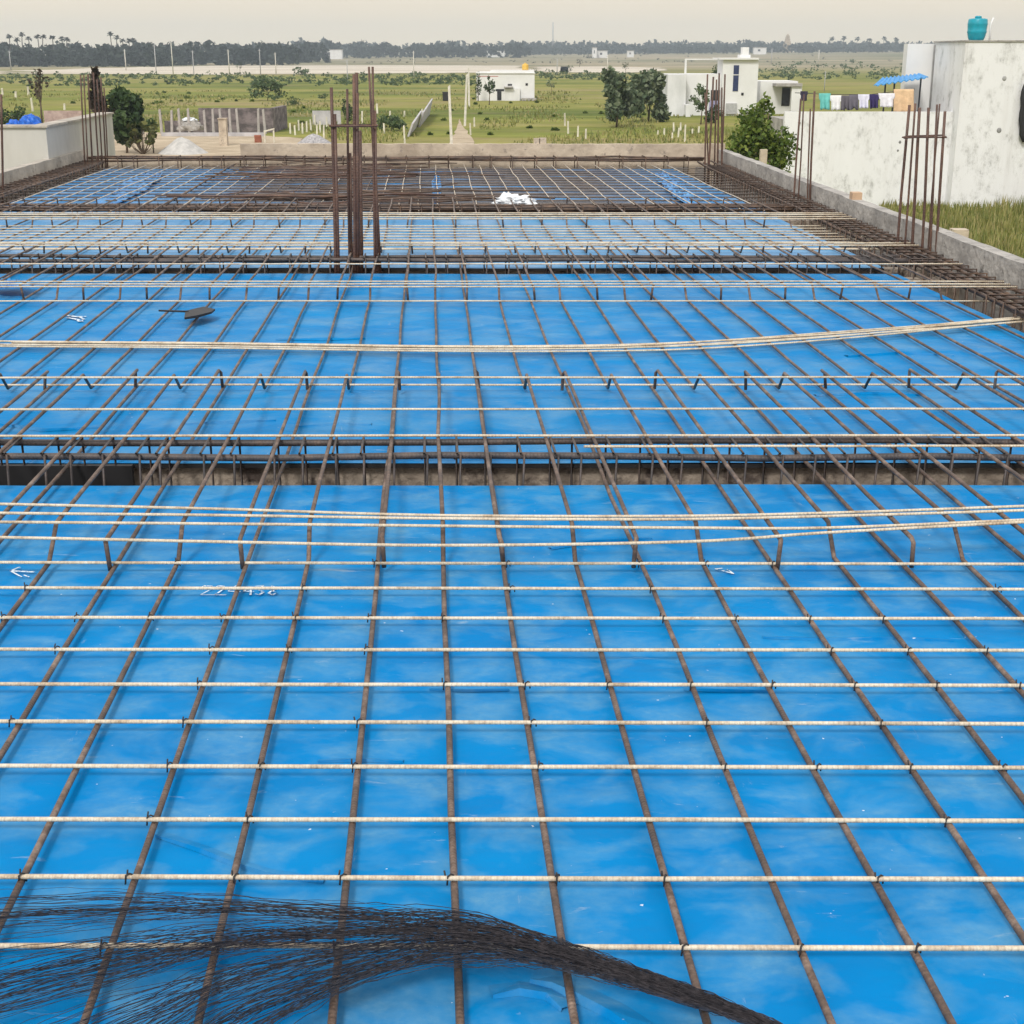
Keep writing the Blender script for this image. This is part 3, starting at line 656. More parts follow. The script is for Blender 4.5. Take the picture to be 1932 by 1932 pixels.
# ------------------------------------------------------------------ tie wire bundle fanning over the near deck
rgw = random.Random(21); wb = MB()
def cat(pts, n=5):
    sm = []
    for i in range(len(pts) - 1):
        p0 = pts[max(i - 1, 0)]; p1 = pts[i]; p2 = pts[i + 1]; p3 = pts[min(i + 2, len(pts) - 1)]
        for q in range(n):
            t_ = q / n
            sm.append(0.5 * ((2 * p1) + (p2 - p0) * t_ + (2 * p0 - 5 * p1 + 4 * p2 - p3) * t_ ** 2 + (-p0 + 3 * p1 - 3 * p2 + p3) * t_ ** 3))
    return sm + [pts[-1]]
for i in range(225):
    band = rgw.random()
    if band < .45: q = rgw.random() * 1.25
    else: q = rgw.choice((0.04, 0.10, 0.34, 0.40, 0.46, 0.70, 0.76, 1.0, 1.12)) + rgw.gauss(0, .02)
    q = min(1.3, max(0, q)); gq = lambda a: rgw.gauss(0, a)
    c = rgw.uniform(-1, 1)
    a0 = (1560, 1985 + 13 * c); a1 = (1400, 1914 + 14 * c); a2 = (1240, 1858 + 20 * c)
    a3 = (1070, 1806 + 20 * (q * 1.6 - 1) + 11 * c); a4 = (880, 1768 + 36 * (q * 1.7 - 1) + gq(9))
    f1 = (650 + 40 * q + gq(18), 1714 + 112 * q + gq(8))
    f2 = (400 + 70 * q + gq(18), 1692 + 212 * q + gq(6))
    f3 = (150 + 150 * q + gq(22), 1686 + 330 * q + gq(8))
    f4 = (-180 + 220 * q, 1690 + 500 * q + gq(8))
    zz = (0.052, 0.05, 0.055, 0.062, 0.07, 0.075, 0.065, 0.052, 0.046)
    lift = rgw.uniform(-0.004, 0.012)
    pp = [P(u, v, z + lift) for (u, v), z in zip((a0, a1, a2, a3, a4, f1, f2, f3, f4), zz)]
    sp_ = cat(pp, 9); f0 = rgw.uniform(0, 9)
    sp_ = [q_ + Vector((0, mnoise.noise((kk * .45, f0, i)), mnoise.noise((kk * .45, i, f0)) * .7)) * 0.009 for kk, q_ in enumerate(sp_)]
    wb.tube(sp_, rgw.uniform(0.00045, 0.0008), 3, caps=False)
tag(wb.build('tie_wire_bundle', M['wire']), 'dark bundle of binding wire fanning out across the near blue deck', 'binding wire')

# ------------------------------------------------------------------ small things on the decks
def blob(c, rx, ry, rz, seed, amp=0.35, freq=2.2, nu=28, nv=16):
    mb = MB(); vs = []
    for j in range(nv + 1):
        ph = math.pi * j / nv
        for i in range(nu):
            a = 2 * math.pi * i / nu
            d = Vector((math.sin(ph) * math.cos(a), math.sin(ph) * math.sin(a), math.cos(ph)))
            k = 1 + amp * mnoise.noise(d * freq + Vector((seed, 0, 0))) + amp * .5 * mnoise.noise(d * freq * 2.7 + Vector((0, seed, 0)))
            z = max(-0.35, d.z * k)
            vs.append((c[0] + d.x * rx * k, c[1] + d.y * ry * k, c[2] + z * rz))
    fs = [(j * nu + i, j * nu + (i + 1) % nu, (j + 1) * nu + (i + 1) % nu, (j + 1) * nu + i) for j in range(nv) for i in range(nu)]
    return mb.add(vs, fs, False)
M['bag'] = mottled('white_bag', (0.66, 0.70, 0.74), (0.84, 0.86, 0.88), scale=9, rough=0.5)
c = P(970, 388, 0.05)
tag(blob((c.x, c.y, 0.085), 0.17, 0.11, 0.062, 3.0, .75, 2.8).build('plastic_bag', M['bag']), 'crumpled white plastic bag lying on the bars of the farthest deck', 'bag')
M['bluecloth'] = mottled('blue_plastic', (0.005, 0.17, 0.50), (0.05, 0.30, 0.58), scale=9, rough=0.4)
def crumple(u0, u1, v0, v1, z, label, seed, amp=0.03, name='crumpled_sheet', mat=None, sl=0):
    a = P(u0, v1, 0.02); b_ = P(u1, v0, 0.02); mb = MB(); n1_, n2_ = 26, 14; vs = []
    for j in range(n2_ + 1):
        for i in range(n1_ + 1):
            fx_, fy_ = i / n1_, j / n2_
            y = a.y + (b_.y - a.y) * fy_; uu = u0 + (u1 - u0) * (.5 + (fx_ - .5) * (.55 + .45 * math.sin(3.1 * fy_ + .1) + .35 * mnoise.noise((fy_ * 5, seed, 4)))) + sl * (1 - fy_)
            x = P(uu, v1 + (v0 - v1) * fy_, 0.02).x + 0.05 * mnoise.noise((fy_ * 4, seed, 1))
            y += 0.06 * mnoise.noise((fx_ * 5, seed, 9))
            zz = z + amp * (0.6 + mnoise.noise((fx_ * 7 + seed, fy_ * 6, 0)) + .5 * mnoise.noise((fx_ * 15, fy_ * 14, seed)))
            vs.append((x, y, max(zz, 0.012)))
    k = n1_ + 1
    mb.add(vs, [(j * k + i, j * k + i + 1, (j + 1) * k + i + 1, (j + 1) * k + i) for j in range(n2_) for i in range(n1_)], False)
    return tag(mb.build(name, mat or M['bluecloth']), label, 'plastic sheet', 'loose crumpled blue sheets')
crumple(-30, 66, 541, 556, 0.05, 'crumpled blue sheet at the left edge of the second deck', 2, .03)
crumple(262, 322, 326, 386, 0.012, 'loose blue sheet strip on the left of the farthest deck', 5, .022, sl=-95)
crumple(813, 831, 330, 388, 0.012, 'narrow blue sheet strip in the middle of the farthest deck', 8, .022)
crumple(1225, 1268, 328, 386, 0.012, 'loose blue sheet strip on the right of the farthest deck', 11, .024, sl=62)
# hand tool
tp = P(375, 598, 0.045)
tl = thing('hand_tool', 'black flat bladed hand tool with thin rod handle on second deck', 'tool', tp)
hb = MB(); a = P(350, 603, .05)
hb.add([P(348, 603, .05), P(372, 600, .05), P(399, 592, .05), P(406, 586, .05), P(384, 582, .05), P(350, 590, .05)] +
       [P(348, 603, .05) + Vector((0, 0, .012)), P(372, 600, .05) + Vector((0, 0, .016)), P(399, 592, .05) + Vector((0, 0, .012)), P(406, 586, .05) + Vector((0, 0, .010)), P(384, 582, .05) + Vector((0, 0, .012)), P(350, 590, .05) + Vector((0, 0, .012))],
       [(5, 4, 3, 2, 1, 0), (6, 7, 8, 9, 10, 11)] + [(i, (i + 1) % 6, 6 + (i + 1) % 6, 6 + i) for i in range(6)])
hb.build('blade', M['black'], tl)
MB().tube([P(300, 586, .062), P(326, 587, .064), P(356, 588, .062)], 0.006, 7).build('handle', M['black'], tl)
bp_ = MB(); a = P(-40, 880, -.02); b_ = P(255, 880, -.02)
bp_.box(a.x, b_.x, b1b - 0.028, b1b - 0.004, -0.085, -0.004)
tag(bp_.build('board', M['black']), 'black board on edge in the first beam trough at left', 'board')
bk = MB(); c = PD(893, 266, BK + 0.06)
for i, (u, w_, h_) in enumerate(((1013, .09, .075), (1024, .10, .08))):
    c = PD(u, 268, BK + 0.05); mb = MB().box(c.x - w_ / 2, c.x + w_ / 2, BK + .01, BK + .1, 0.302, 0.302 + h_)
    tag(mb.build('brick', M['conc_warm']), '%s of two pale bricks standing on the back kerb wall' % ('left' if i == 0 else 'right'), 'brick', 'bricks on the back kerb wall')
M['brickred'] = plain('orange_brick', (0.52, 0.36, 0.24), 0.95)
c = P(1627, 398, -0.02); c = S(sright(13.1) + 0.05, 13.1)
tag(MB().box(c.x - .04, c.x + .05, 13.05, 13.17, 0.225, 0.29).build('brick', M['brickred']), 'orange brick standing on the right kerb wall', 'brick')

# ------------------------------------------------------------------ trees and plants
L_dark = leafmat('leaf_dark', [(0.0, (0.022, 0.045, 0.016)), (0.5, (0.045, 0.085, 0.026)), (1.0, (0.085, 0.13, 0.04))])
L_mid = leafmat('leaf_mid', [(0.0, (0.045, 0.08, 0.03)), (0.5, (0.085, 0.135, 0.05)), (1.0, (0.15, 0.20, 0.085))])
L_lime = leafmat('leaf_lime', [(0.0, (0.05, 0.09, 0.015)), (0.5, (0.10, 0.155, 0.025)), (1.0, (0.18, 0.22, 0.04))])
L_grey = leafmat('leaf_greygreen', [(0.0, (0.055, 0.09, 0.045)), (0.5, (0.11, 0.15, 0.08)), (1.0, (0.23, 0.265, 0.165))])
L_far = leafmat('leaf_far', [(0.0, (0.014, 0.024, 0.020)), (0.5, (0.026, 0.040, 0.031)), (1.0, (0.045, 0.062, 0.045))])
L_brown = leafmat('leaf_brown', [(0.0, (0.035, 0.025, 0.018)), (0.5, (0.07, 0.05, 0.035)), (1.0, (0.12, 0.09, 0.06))])
L_grass = leafmat('grass_blades', [(0.0, (0.11, 0.14, 0.035)), (0.45, (0.21, 0.225, 0.06)), (0.75, (0.30, 0.275, 0.095)), (1.0, (0.40, 0.34, 0.16))])
M['bark'] = plain('bark', (0.13, 0.095, 0.065), 0.95)
def tree(label, u, vb, vt, wpx, mat, n=900, cat_='tree', name='leafy_tree', low=0.25, clumps=16, group=None, leaf=None, dd=None, squash=1.0, trunkmat=None, seed=None):
    b_ = P(u, vb, GZ); d = b_.y if dd is None else dd
    if dd is not None: b_ = PD(u, vb, d); b_.z = GZ
    zc = CT * d + ST * 4.8; H = hz(vt, d) - GZ; rx = wpx * zc / F / 2
    rg = random.Random(seed if seed is not None else int(u * 7 + vb))
    root = thing(name, label, cat_, b_, group)
    ch = H * (1 - low); cc = b_ + Vector((0, 0, H - ch / 2))
    tk = MB(); tr = max(0.03, H * 0.022)
    top = b_ + Vector((rx * .08, 0, H * 0.75))
    tk.tube([b_ + Vector((0, 0, -.05)), b_ + Vector((rx * .05, 0, H * .3)), top], tr, 7, tr * .3)
    for _ in range(6):
        p0 = b_ + Vector((rx * .05, 0, H * rg.uniform(low * .8 + .05, .6)))
        p1 = cc + Vector((rg.uniform(-.7, .7) * rx, rg.uniform(-.7, .7) * rx, rg.uniform(-.1, .7) * ch / 2))
        tk.tube([p0, p0.lerp(p1, .5) + Vector((0, 0, -.05 * H)), p1], tr * .5, 5, tr * .12)
    tk.build('trunk', trunkmat or M['bark'], root)
    cr_ = MB().crown(cc, (rx * 1.12, rx * 1.0 * squash, ch / 2 * 1.12), n, leaf or max(0.12, rx * 0.13), clumps, rg)
    cr_.build('crown', mat, root)
    return root
tree('dark round tree behind the far left corner of the slab', 240, 290, 172, 74, L_dark, 3000, low=.16, clumps=30, leaf=.22)
tree('bushy grey green tree left of the white tower house, its left one', 1163, 240, 134, 84, L_grey, 2600, low=.03, clumps=17, leaf=.25)
tree('bushy grey green tree against the white tower house wall', 1223, 230, 127, 82, L_grey, 2600, low=.03, clumps=17, leaf=.25)
tree('broad bright green bush between back kerb and white terrace wall', 1421, 345, 203, 128, L_lime, 5200, 'bush', 'leafy_bush', low=.25, clumps=44, dd=38, leaf=.085, squash=.8)
tree('small lime tree sprouting above the bright green bush', 1437, 300, 180, 44, L_lime, 500, low=.6, dd=39.4, leaf=.08)
tree('small round green tree in front of the white terrace house', 1322, 235, 164, 46, L_mid, 700, low=.35)
tree('dark low bush at the corner of the white terrace house', 1345, 232, 196, 42, L_dark, 500, 'bush', 'leafy_bush', low=.02)
tree('dark little tree on the terrace edge of the white tower house', 1348, 190, 122, 24, L_dark, 300, low=.55)
tree('big dark bush in the field behind the stone compound wall', 505, 190, 148, 62, L_mid, 800, 'bush', 'leafy_bush', low=.03)
tree('low spreading bush right of the big dark bush', 555, 199, 181, 34, L_mid, 260, 'bush', 'leafy_bush', low=.0)
tree('smaller low bush further right near the middle column bars', 607, 186, 176, 22, L_mid, 160, 'bush', 'leafy_bush', low=.0)
tree('dark upright shrub behind the middle column bars', 656, 233, 186, 22, L_dark, 380, 'bush', 'leafy_bush', low=.05)
tree('low dark green bush right of the middle column bars', 738, 246, 218, 58, L_mid, 620, 'bush', 'leafy_bush', low=.0, clumps=22)
tree('green mound bush standing on the pale sand', 568, 143, 127, 36, L_mid, 260, 'bush', 'leafy_bush', low=.0)
tree('small dark tree on the pale sand left of the mound bush', 453, 142, 117, 14, L_dark, 130, low=.45)
tree('dark bushy tree over the roof of the small white house', 1007, 150, 128, 12, L_dark, 120, low=.3, dd=330)
tree('dark tree on the right end of the pale sand', 1180, 142, 115, 17, L_dark, 160, low=.35)
tree('dark tree left of the one at the sand end', 1075, 140, 122, 15, L_dark, 140, low=.25)
tree('small tree beyond the sand behind the grey green trees', 1093, 127, 108, 14, L_far, 140, low=.25)
tree('tall narrow dark tree at the left end of the small white house', 902, 191, 138, 12, L_dark, 300, low=.05, clumps=22)
tree('dark tree in front of the small white house', 923, 192, 145, 24, L_dark, 420, low=.4, dd=146)
tree('thin young tree in the field right of the small white house', 1040, 177, 150, 20, L_grey, 120, low=.4)
tree('pale tree beyond the sand, leftmost of three near far white house', 1110, 116, 100, 20, L_far, 140, low=.2)
tree('dark bush at the left edge behind the neighbour wall', 22, 240, 198, 60, L_dark, 700, 'bush', 'leafy_bush', low=.0)
tree('bare brown tree with few dead leaves behind the blue tarpaulin', 80, 238, 121, 36, L_brown, 170, 'tree', 'withered_tree', low=.35, leaf=.16, clumps=12)
tree('dead brown palm stump tree beside dark round tree', 198, 290, 127, 27, L_brown, 700, 'tree', 'withered_tree', low=.42, leaf=.3, clumps=12)
tree('slim leafy shrub by the white bag near the stone compound', 290, 290, 215, 20, L_mid, 180, 'bush', 'leafy_bush', low=.2)
# broad-leaved plant
pb_ = P(270, 292, GZ)
pr = thing('broad_leaf_plant', 'broad leaved plant growing beside the sand pile', 'plant', pb_)
st = MB(); lf = MB(); rg = random.Random(4); zc = CT * pb_.y + ST * 4.8
for i in range(34):
    u = 270 + rg.uniform(-30, 30); v = rg.uniform(232, 272); q = PD(u, v, pb_.y + rg.uniform(-.5, .5))
    st.tube([pb_, pb_.lerp(q, .6) + Vector((0, 0, -.1)), q], .02, 4, .008)
    for _ in range(3): lf.leaf(q + Vector((rg.uniform(-.12, .12), rg.uniform(-.1, .1), rg.uniform(-.1, .1))), .26, 1.4, rg)
st.build('stem', M['bark'], pr); lf.build('foliage', leafmat('leaf_olive', [(0, (.05, .06, .02)), (.6, (.09, .10, .03)), (1, (.20, .20, .07))]), pr)

# palms on the left skyline
M['palmtrunk'] = plain('palm_trunk', (0.10, 0.085, 0.07), 0.95)
PALM = [(17.5, 68), (32, 74.6), (41, 65), (53.7, 73), (71, 69), (80.6, 69), (99, 70.6), (117, 73), (126, 74.6), (208, 64), (220, 70.6), (231, 77), (243, 77), (252, 76)]
def palm(u, v, dist, label, sz=1.0, grp='palms on the far left skyline'):
    top = PD(u, v, dist); gz = groundz(top.x, dist); base = Vector((top.x + rng.uniform(-1, 1), dist, gz))
    root = thing('palm_tree', label, 'palm', base, grp)
    MB().tube([base, base.lerp(top, .5) + Vector((rng.uniform(-.4, .4), 0, 0)), top], 0.28, 6, 0.2).build('trunk', M['palmtrunk'], root)
    fr = MB()
    for i in range(26):
        a = rng.uniform(0, 2 * math.pi); e_ = rng.uniform(-0.5, 1.1); Ln = 2.0 * sz * rng.uniform(.8, 1.1)
        dr = Vector((math.cos(a) * math.cos(e_), math.sin(a) * math.cos(e_), math.sin(e_)))
        sd_ = dr.cross(Vector((0, 0, 1))).normalized() * .45 * sz
        p1 = top + dr * Ln * .55; p2 = top + dr * Ln + Vector((0, 0, -.5 * sz))
        fr.add([top, p1 + sd_, p2, p1 - sd_], [(0, 1, 2, 3)])
    fr.build('fronds', L_far, root)
for i, (u, v) in enumerate(PALM):
    palm(u, v, 690 + 8 * (i % 4), 'tall fan palm on the far left skyline, %s from the left' % od(i + 1))
for i, (u, v) in enumerate(((1570, 73), (1592, 72), (1618, 73), (1668, 73), (1690, 74), (1640, 75))):
    palm(u, v, 1480, 'tiny fan palm on the right skyline near the two storey house, %s from the left' % od([0, 1, 2, 4, 5, 3][i] + 1), 1.8, 'palms on the far right skyline')

# far woods: reads as one mass
def wood(name, rows, seed, leaf):
    mb = MB(); rg = random.Random(seed)
    for (u0, u1, dist, topf, step) in rows:
        u = u0
        while u < u1:
            d = dist * rg.uniform(0.96, 1.06); p = PD(u, 100, d); gz = groundz(p.x, d)
            H = max(2.0, (hz(topf(u), d) - gz) * rg.uniform(0.72, 1.05)); rx = H * rg.uniform(.35, .6)
            mb.crown((p.x, d, gz + H * .48), (rx * 1.1, rx, H * .6), 64, H * leaf, 9, rg)
            u += step * rg.uniform(.6, 1.4)
    o = mb.build(name, L_far); o['kind'] = 'stuff'; return o
wood('distant_wood', [(-320, 330, 640, lambda u: 84 + 3 * math.sin(u * .05), 6), (-320, 560, 720, lambda u: 81 + 2 * math.sin(u * .031), 5.5),
                      (250, 620, 900, lambda u: 82 + 2 * math.sin(u * .04), 5.5), (-320, 330, 660, lambda u: 100, 7)], 1, .19)
def top2(u):
    b_ = 80 + 2.0 * math.sin(u * .043) + 1.5 * math.sin(u * .11)
    return b_ - 9 * math.exp(-((u - 620) / 16) ** 2) - 4 * math.exp(-((u - 585) / 22) ** 2) - 4 * math.exp(-((u - 1400) / 30) ** 2)
wood('distant_wood', [(400, 1000, 1250, top2, 4.5), (560, 2250, 1650, top2, 4.2), (900, 1350, 1500, lambda u: 88, 9), (960, 2250, 1750, lambda u: 78 + 1.5 * math.sin(u * .06), 3.6), (960, 2250, 1560, lambda u: 83 + 2.5 * math.sin(u * .037), 5)], 2, .19)
def belt(name, rows, seed, mat):
    mb = MB(); rg = random.Random(seed)
    for (u0, u1, v0, v1, hpx, n) in rows:
        for _ in range(n):
            u = rg.uniform(u0, u1); v = v0 + (v1 - v0) * rg.random() ** .8; p = P(u, v, GZ); zc = CT * p.y + ST * 4.8
            gz = groundz(p.x, p.y); H = hpx * zc / F * rg.uniform(.5, 1.2); rx = H * rg.uniform(.8, 1.9)
            mb.crown((p.x, p.y, gz + H * .45), (rx, rx * .8, H * .6), 40, max(.25, H * .24), 7, rg)
    o = mb.build(name, mat); o['kind'] = 'stuff'; return o
belt('scrub', [(-150, 900, 143, 163, 9, 210), (640, 900, 143, 160, 8, 40), (-150, 500, 141, 150, 7, 60), (1015, 1170, 139, 152, 9, 40), (880, 1250, 138, 148, 6, 30)], 5, L_mid)
belt('scrub', [(1430, 2050, 120, 148, 9, 130), (1430, 1720, 140, 152, 7, 40)], 6, L_mid)
belt('scrub', [(520, 1300, 112, 121, 3, 90), (1240, 2050, 112, 120, 3.5, 50), (560, 1000, 106, 113, 3, 40)], 8, L_far)
belt('scrub', [(500, 1260, 170, 255, 3.0, 26), (-50, 520, 168, 200, 3, 24)], 9, L_lime)

# grass: blades on the near fields and beside the right kerb wall
gb = MB(); rg = random.Random(12)
def blade(p, h, wd):
    a = rg.uniform(0, 2 * math.pi); l = Vector((math.cos(a), math.sin(a), 0)) * h * rg.uniform(.1, .5); s_ = Vector((-math.sin(a), math.cos(a), 0)) * wd
    gb.add([p - s_, p + s_, p + l + Vector((0, 0, h))], [(0, 1, 2)])
for _ in range(16000):
    u = rg.uniform(1660, 2200); v = 385 + (560 - 385) * rg.random() ** 1.3; p = P(u, v, GZ)
    if p.x - SK * p.y < sright(min(p.y, 20)) + .3 and p.y < 20.6: continue
    k = 0.6 + 0.8 * max(0, mnoise.noise((p.x * .5, p.y * .25, 2)) + .4)
    blade(p, rg.uniform(.14, .42) * k, .026)
for _ in range(22000):
    u = rg.uniform(-60, 1500); v = 172 + 130 * rg.random() ** 1.1; p = P(u, v, GZ)
    if p.y < 24 or (u < 600 and v > 250) or (835 < u < 905 and v > 218): continue
    k = mnoise.noise((p.x * .13, p.y * .05, 7))
    if k < 0.0: continue
    blade(p, rg.uniform(.1, .28) * (1 + k), .06 * p.y / 90)
o = gb.build('grass', L_grass); o['kind'] = 'stuff'

# ------------------------------------------------------------------ walls, posts and poles in the fields
M['post'] = mottled('white_stone_post', (0.46, 0.43, 0.35), (0.76, 0.72, 0.60), scale=2.2, rough=0.9)
M['postgrey'] = plain('grey_stone_post', (0.40, 0.37, 0.35), 0.9)
M['stone'] = mottled('dark_stone_wall', (0.10, 0.085, 0.085), (0.24, 0.20, 0.20), scale=1.6, stretch=(1, 1, 1.6), rough=0.95, lo=.4, hi=.6, bump=.5)
M['lilac'] = mottled('grey_cement_slab', (0.38, 0.37, 0.38), (0.55, 0.53, 0.54), scale=1.2, rough=0.95)
M['pole'] = plain('concrete_pole', (0.66, 0.63, 0.56), 0.9)
M['polegrey'] = plain('grey_pole', (0.42, 0.42, 0.42), 0.8)
def post(u, vt, vb, label, group, wpx=4.0, mat=None, name='marker_post', cat_='post'):
    b_ = P(u, vb, GZ); d = b_.y; zc = CT * d + ST * 4.8; w_ = wpx * zc / F / 2
    H = hz(vt, d) - GZ; lx = rng.uniform(-.05, .05) * H
    mb = MB(); k = .8
    vs = [(-w_, -w_, 0), (w_, -w_, 0), (w_, w_, 0), (-w_, w_, 0), (lx - w_ * k, -w_ * k, H * .96), (lx + w_ * k, -w_ * k, H), (lx + w_ * k, w_ * k, H), (lx - w_ * k, w_ * k, H * .97)]
    mb.add([(b_.x + x, b_.y + y, GZ + z) for x, y, z in vs], [(3, 2, 1, 0), (4, 5, 6, 7), (0, 1, 5, 4), (1, 2, 6, 5), (2, 3, 7, 6), (3, 0, 4, 7)])
    return tag(mb.build(name, mat or M['post']), label, cat_, group)
G = 'white marker posts in the field'
def cluster(lst, where_, grp=G, wpx=4.0, mat=None, adj='white marker post'):
    lst = sorted(lst)
    for i, (u, a, b_) in enumerate(lst):
        post(u, a, b_, '%s %s, %s from the left' % (adj, where_, od(i + 1)), grp, wpx, mat)
cluster([(548, 232, 252), (557, 236, 255), (564, 226, 246), (571, 231, 252), (579, 228, 249), (587, 225, 246), (594, 216, 236), (598, 234, 258), (604, 228, 250), (611, 236, 262), (617, 220, 242)], 'in the field left of the middle column bars', wpx=3.2)
cluster([(683, 209, 236), (712, 195, 214), (725, 232, 252), (736, 209, 220), (763, 209, 220.5), (764, 236, 272), (797, 205, 222)], 'in the field right of the middle column bars', wpx=3.4)
cluster([(888, 232, 255), (895, 221, 239)], 'right of the tall pale poles', wpx=3.2)
cluster([(1066, 213, 237.5), (1072, 228, 252), (1090, 237, 258), (1105, 243, 262)], 'of the slanting row behind the back kerb', wpx=3.4)
cluster([(1241, 246, 254), (1253, 242, 254.5), (1268, 250, 261), (1271, 231, 249), (1279.5, 241, 259), (1284, 231, 247), (1292, 235, 268), (1306, 243, 253), (1318, 238, 250)], 'in front of the white tower house', wpx=3.2)
cluster([(5, 166, 180), (54, 163, 180), (62, 184, 210), (122, 195, 207), (30, 172, 184)], 'in the far left field', wpx=3.6)
post(852, 160, 275, 'thick pale pole standing right behind the back kerb, leftmost of three', 'tall pale poles', 5.2, M['pole'], 'stone_pole', 'pole')
post(877, 139, 238, 'pale pole in the field, middle one of three', 'tall pale poles', 4.4, M['pole'], 'stone_pole', 'pole')
post(885, 126, 201, 'thin pale pole nearest the small white house, rightmost of three', 'tall pale poles', 3.8, M['pole'], 'stone_pole', 'pole')
EP = [(21, 96, 132), (238, 93, 133), (295, 83, 139), (327, 77, 142), (366, 95, 140), (433, 93, 142), (492, 92, 142), (521, 99, 141), (656, 112, 158), (781, 96, 147), (1051, 108, 141), (1146, 104, 140), (1455, 91, 122), (1544, 94, 120), (1555, 134, 172)]
for i, (u, a, b_) in enumerate(EP):
    p = P(u, b_, GZ); zc = CT * p.y + ST * 4.8; H = hz(a, p.y) - GZ; r_ = 1.0 * zc / F
    root = thing('power_pole', 'thin power pole far out in the fields, %s from the left' % od(i + 1), 'power pole', p, 'power poles in the fields')
    MB().tube([p, p + Vector((0, 0, H))], r_, 6, r_ * .7).build('shaft', M['pole'] if i % 2 else M['polegrey'], root)
    MB().box(p.x - 3 * r_, p.x + 3 * r_, p.y - r_ * .5, p.y + r_ * .5, GZ + H * .93, GZ + H * .945).build('crossarm', M['polegrey'], root)
p = PD(1043, 78, 1700)
root = thing('radio_mast', 'slender lattice mast rising above the far skyline', 'mast', (p.x, 1700, groundz(p.x, 1700)))
zt_ = hz(42, 1700); zb_ = groundz(p.x, 1700)
for a in range(3):
    an = a * 2.1; MB().tube([(p.x + 1.6 * math.cos(an), 1700 + 1.6 * math.sin(an), zb_), (p.x + .4 * math.cos(an), 1700 + .4 * math.sin(an), zt_)], .4, 5, .22).build('leg', M['polegrey'], root)
br = MB()
for k in range(8):
    z0 = zb_ + (zt_ - zb_) * k / 8; z1 = zb_ + (zt_ - zb_) * (k + 1) / 8; r0 = 1.6 - 1.2 * k / 8
    br.tube([(p.x - r0, 1700, z0), (p.x + r0, 1700, z1)], .2, 4)
br.build('bracing', M['polegrey'], root)

# dark stone compound wall with pale posts, mid left
db = dg(252); z0 = GZ
def gx(u, d): return PD(u, 250, d).x
cw = MB(); d2 = dg(250)
H1 = hz(204, d2) - GZ
cw.box(gx(377, d2), gx(516, d2), d2, d2 + .35, GZ, GZ + H1)
cw.box(gx(516, d2) - .35, gx(516, d2), d2 + .35, d2 + 6, GZ, GZ + H1 * .98)
cw.box(gx(311, d2), gx(377, d2) - .003, d2 + .05, d2 + .3, GZ, hz(228, d2))
tag(cw.build('stone_wall', M['stone']), 'dark rubble stone compound wall behind pale leaning posts', 'wall')
lw = MB(); d3 = dg(258); lw.box(gx(304, d3), gx(498, d3), d3, d3 + .3, GZ, hz(250.5, d3))
tag(lw.build('low_wall', M['lilac']), 'low pale cement wall in front of the dark stone compound wall', 'wall')
PL = [(440, 550, 850), (560, 560, 820), (660, 540, 830), (770, 540, 820), (960, 560, 840), (1055, 545, 820), (1155, 545, 815), (1260, 545, 825), (1350, 540, 820), (1590, 540, 830), (1670, 550, 825)]
for i, (cx_, a, b_) in enumerate(PL):
    u = (500 + cx_ / 2.972) * .4717
    post(u, (250 + a / 2.972) * .4717, 252.5, 'pale post leaning on the dark stone compound wall, %s from the left' % od(i + 1), 'pale posts along the stone compound wall', 4.6, M['postgrey'], 'stone_post')
c = PD(420, 270, dg(276)); dp = dg(276)
tag(MB().box(PD(413, 250, dp).x, PD(427, 250, dp).x, dp, dp + .45, GZ, hz(225, dp)).box(PD(412, 250, dp).x, PD(428, 250, dp).x, dp - .05, dp + .5, hz(225, dp), hz(223, dp)).build('gate_pillar', M['conc_warm']), 'square pale pillar standing before the stone compound wall', 'pillar')
M['red'] = plain('red_brick', (0.36, 0.13, 0.08), 0.95)
dq = dg(270); mb = MB(); x0 = PD(480, 262, dq).x; x1 = PD(492, 262, dq).x; hh = hz(255, dq) - GZ
for k in range(9):
    jx = rng.uniform(-.02, .02); mb.box(x0 + jx, x1 + jx, dq + rng.uniform(-.02, .02), dq + .32, GZ + hh * k / 9 + .004, GZ + hh * (k + 1) / 9 - .004)
tag(mb.build('brick_stack', M['red']), 'dull red brick stack in front of the stone compound wall', 'bricks')
fr_ = MB(); q0 = PD(500, 262, dq); q1 = PD(517, 262, dq); zt_ = hz(246, dq)
for x in (q0.x, q1.x): fr_.box(x - .04, x + .04, dq - .04, dq + .04, GZ, zt_)
fr_.add([(q0.x - .05, dq - .05, zt_ - .1), (q1.x + .05, dq - .05, zt_ + .05), (q1.x + .05, dq + .05, zt_ + .05), (q0.x - .05, dq + .05, zt_ - .1), (q0.x - .05, dq - .05, zt_ - .02), (q1.x + .05, dq - .05, zt_ + .13), (q1.x + .05, dq + .05, zt_ + .13), (q0.x - .05, dq + .05, zt_ - .02)],
        [(3, 2, 1, 0), (4, 5, 6, 7), (0, 1, 5, 4), (1, 2, 6, 5), (2, 3, 7, 6), (3, 0, 4, 7)])
tag(fr_.build('post_frame', M['post']), 'small white frame of two posts and a lintel beside the red bricks', 'frame')
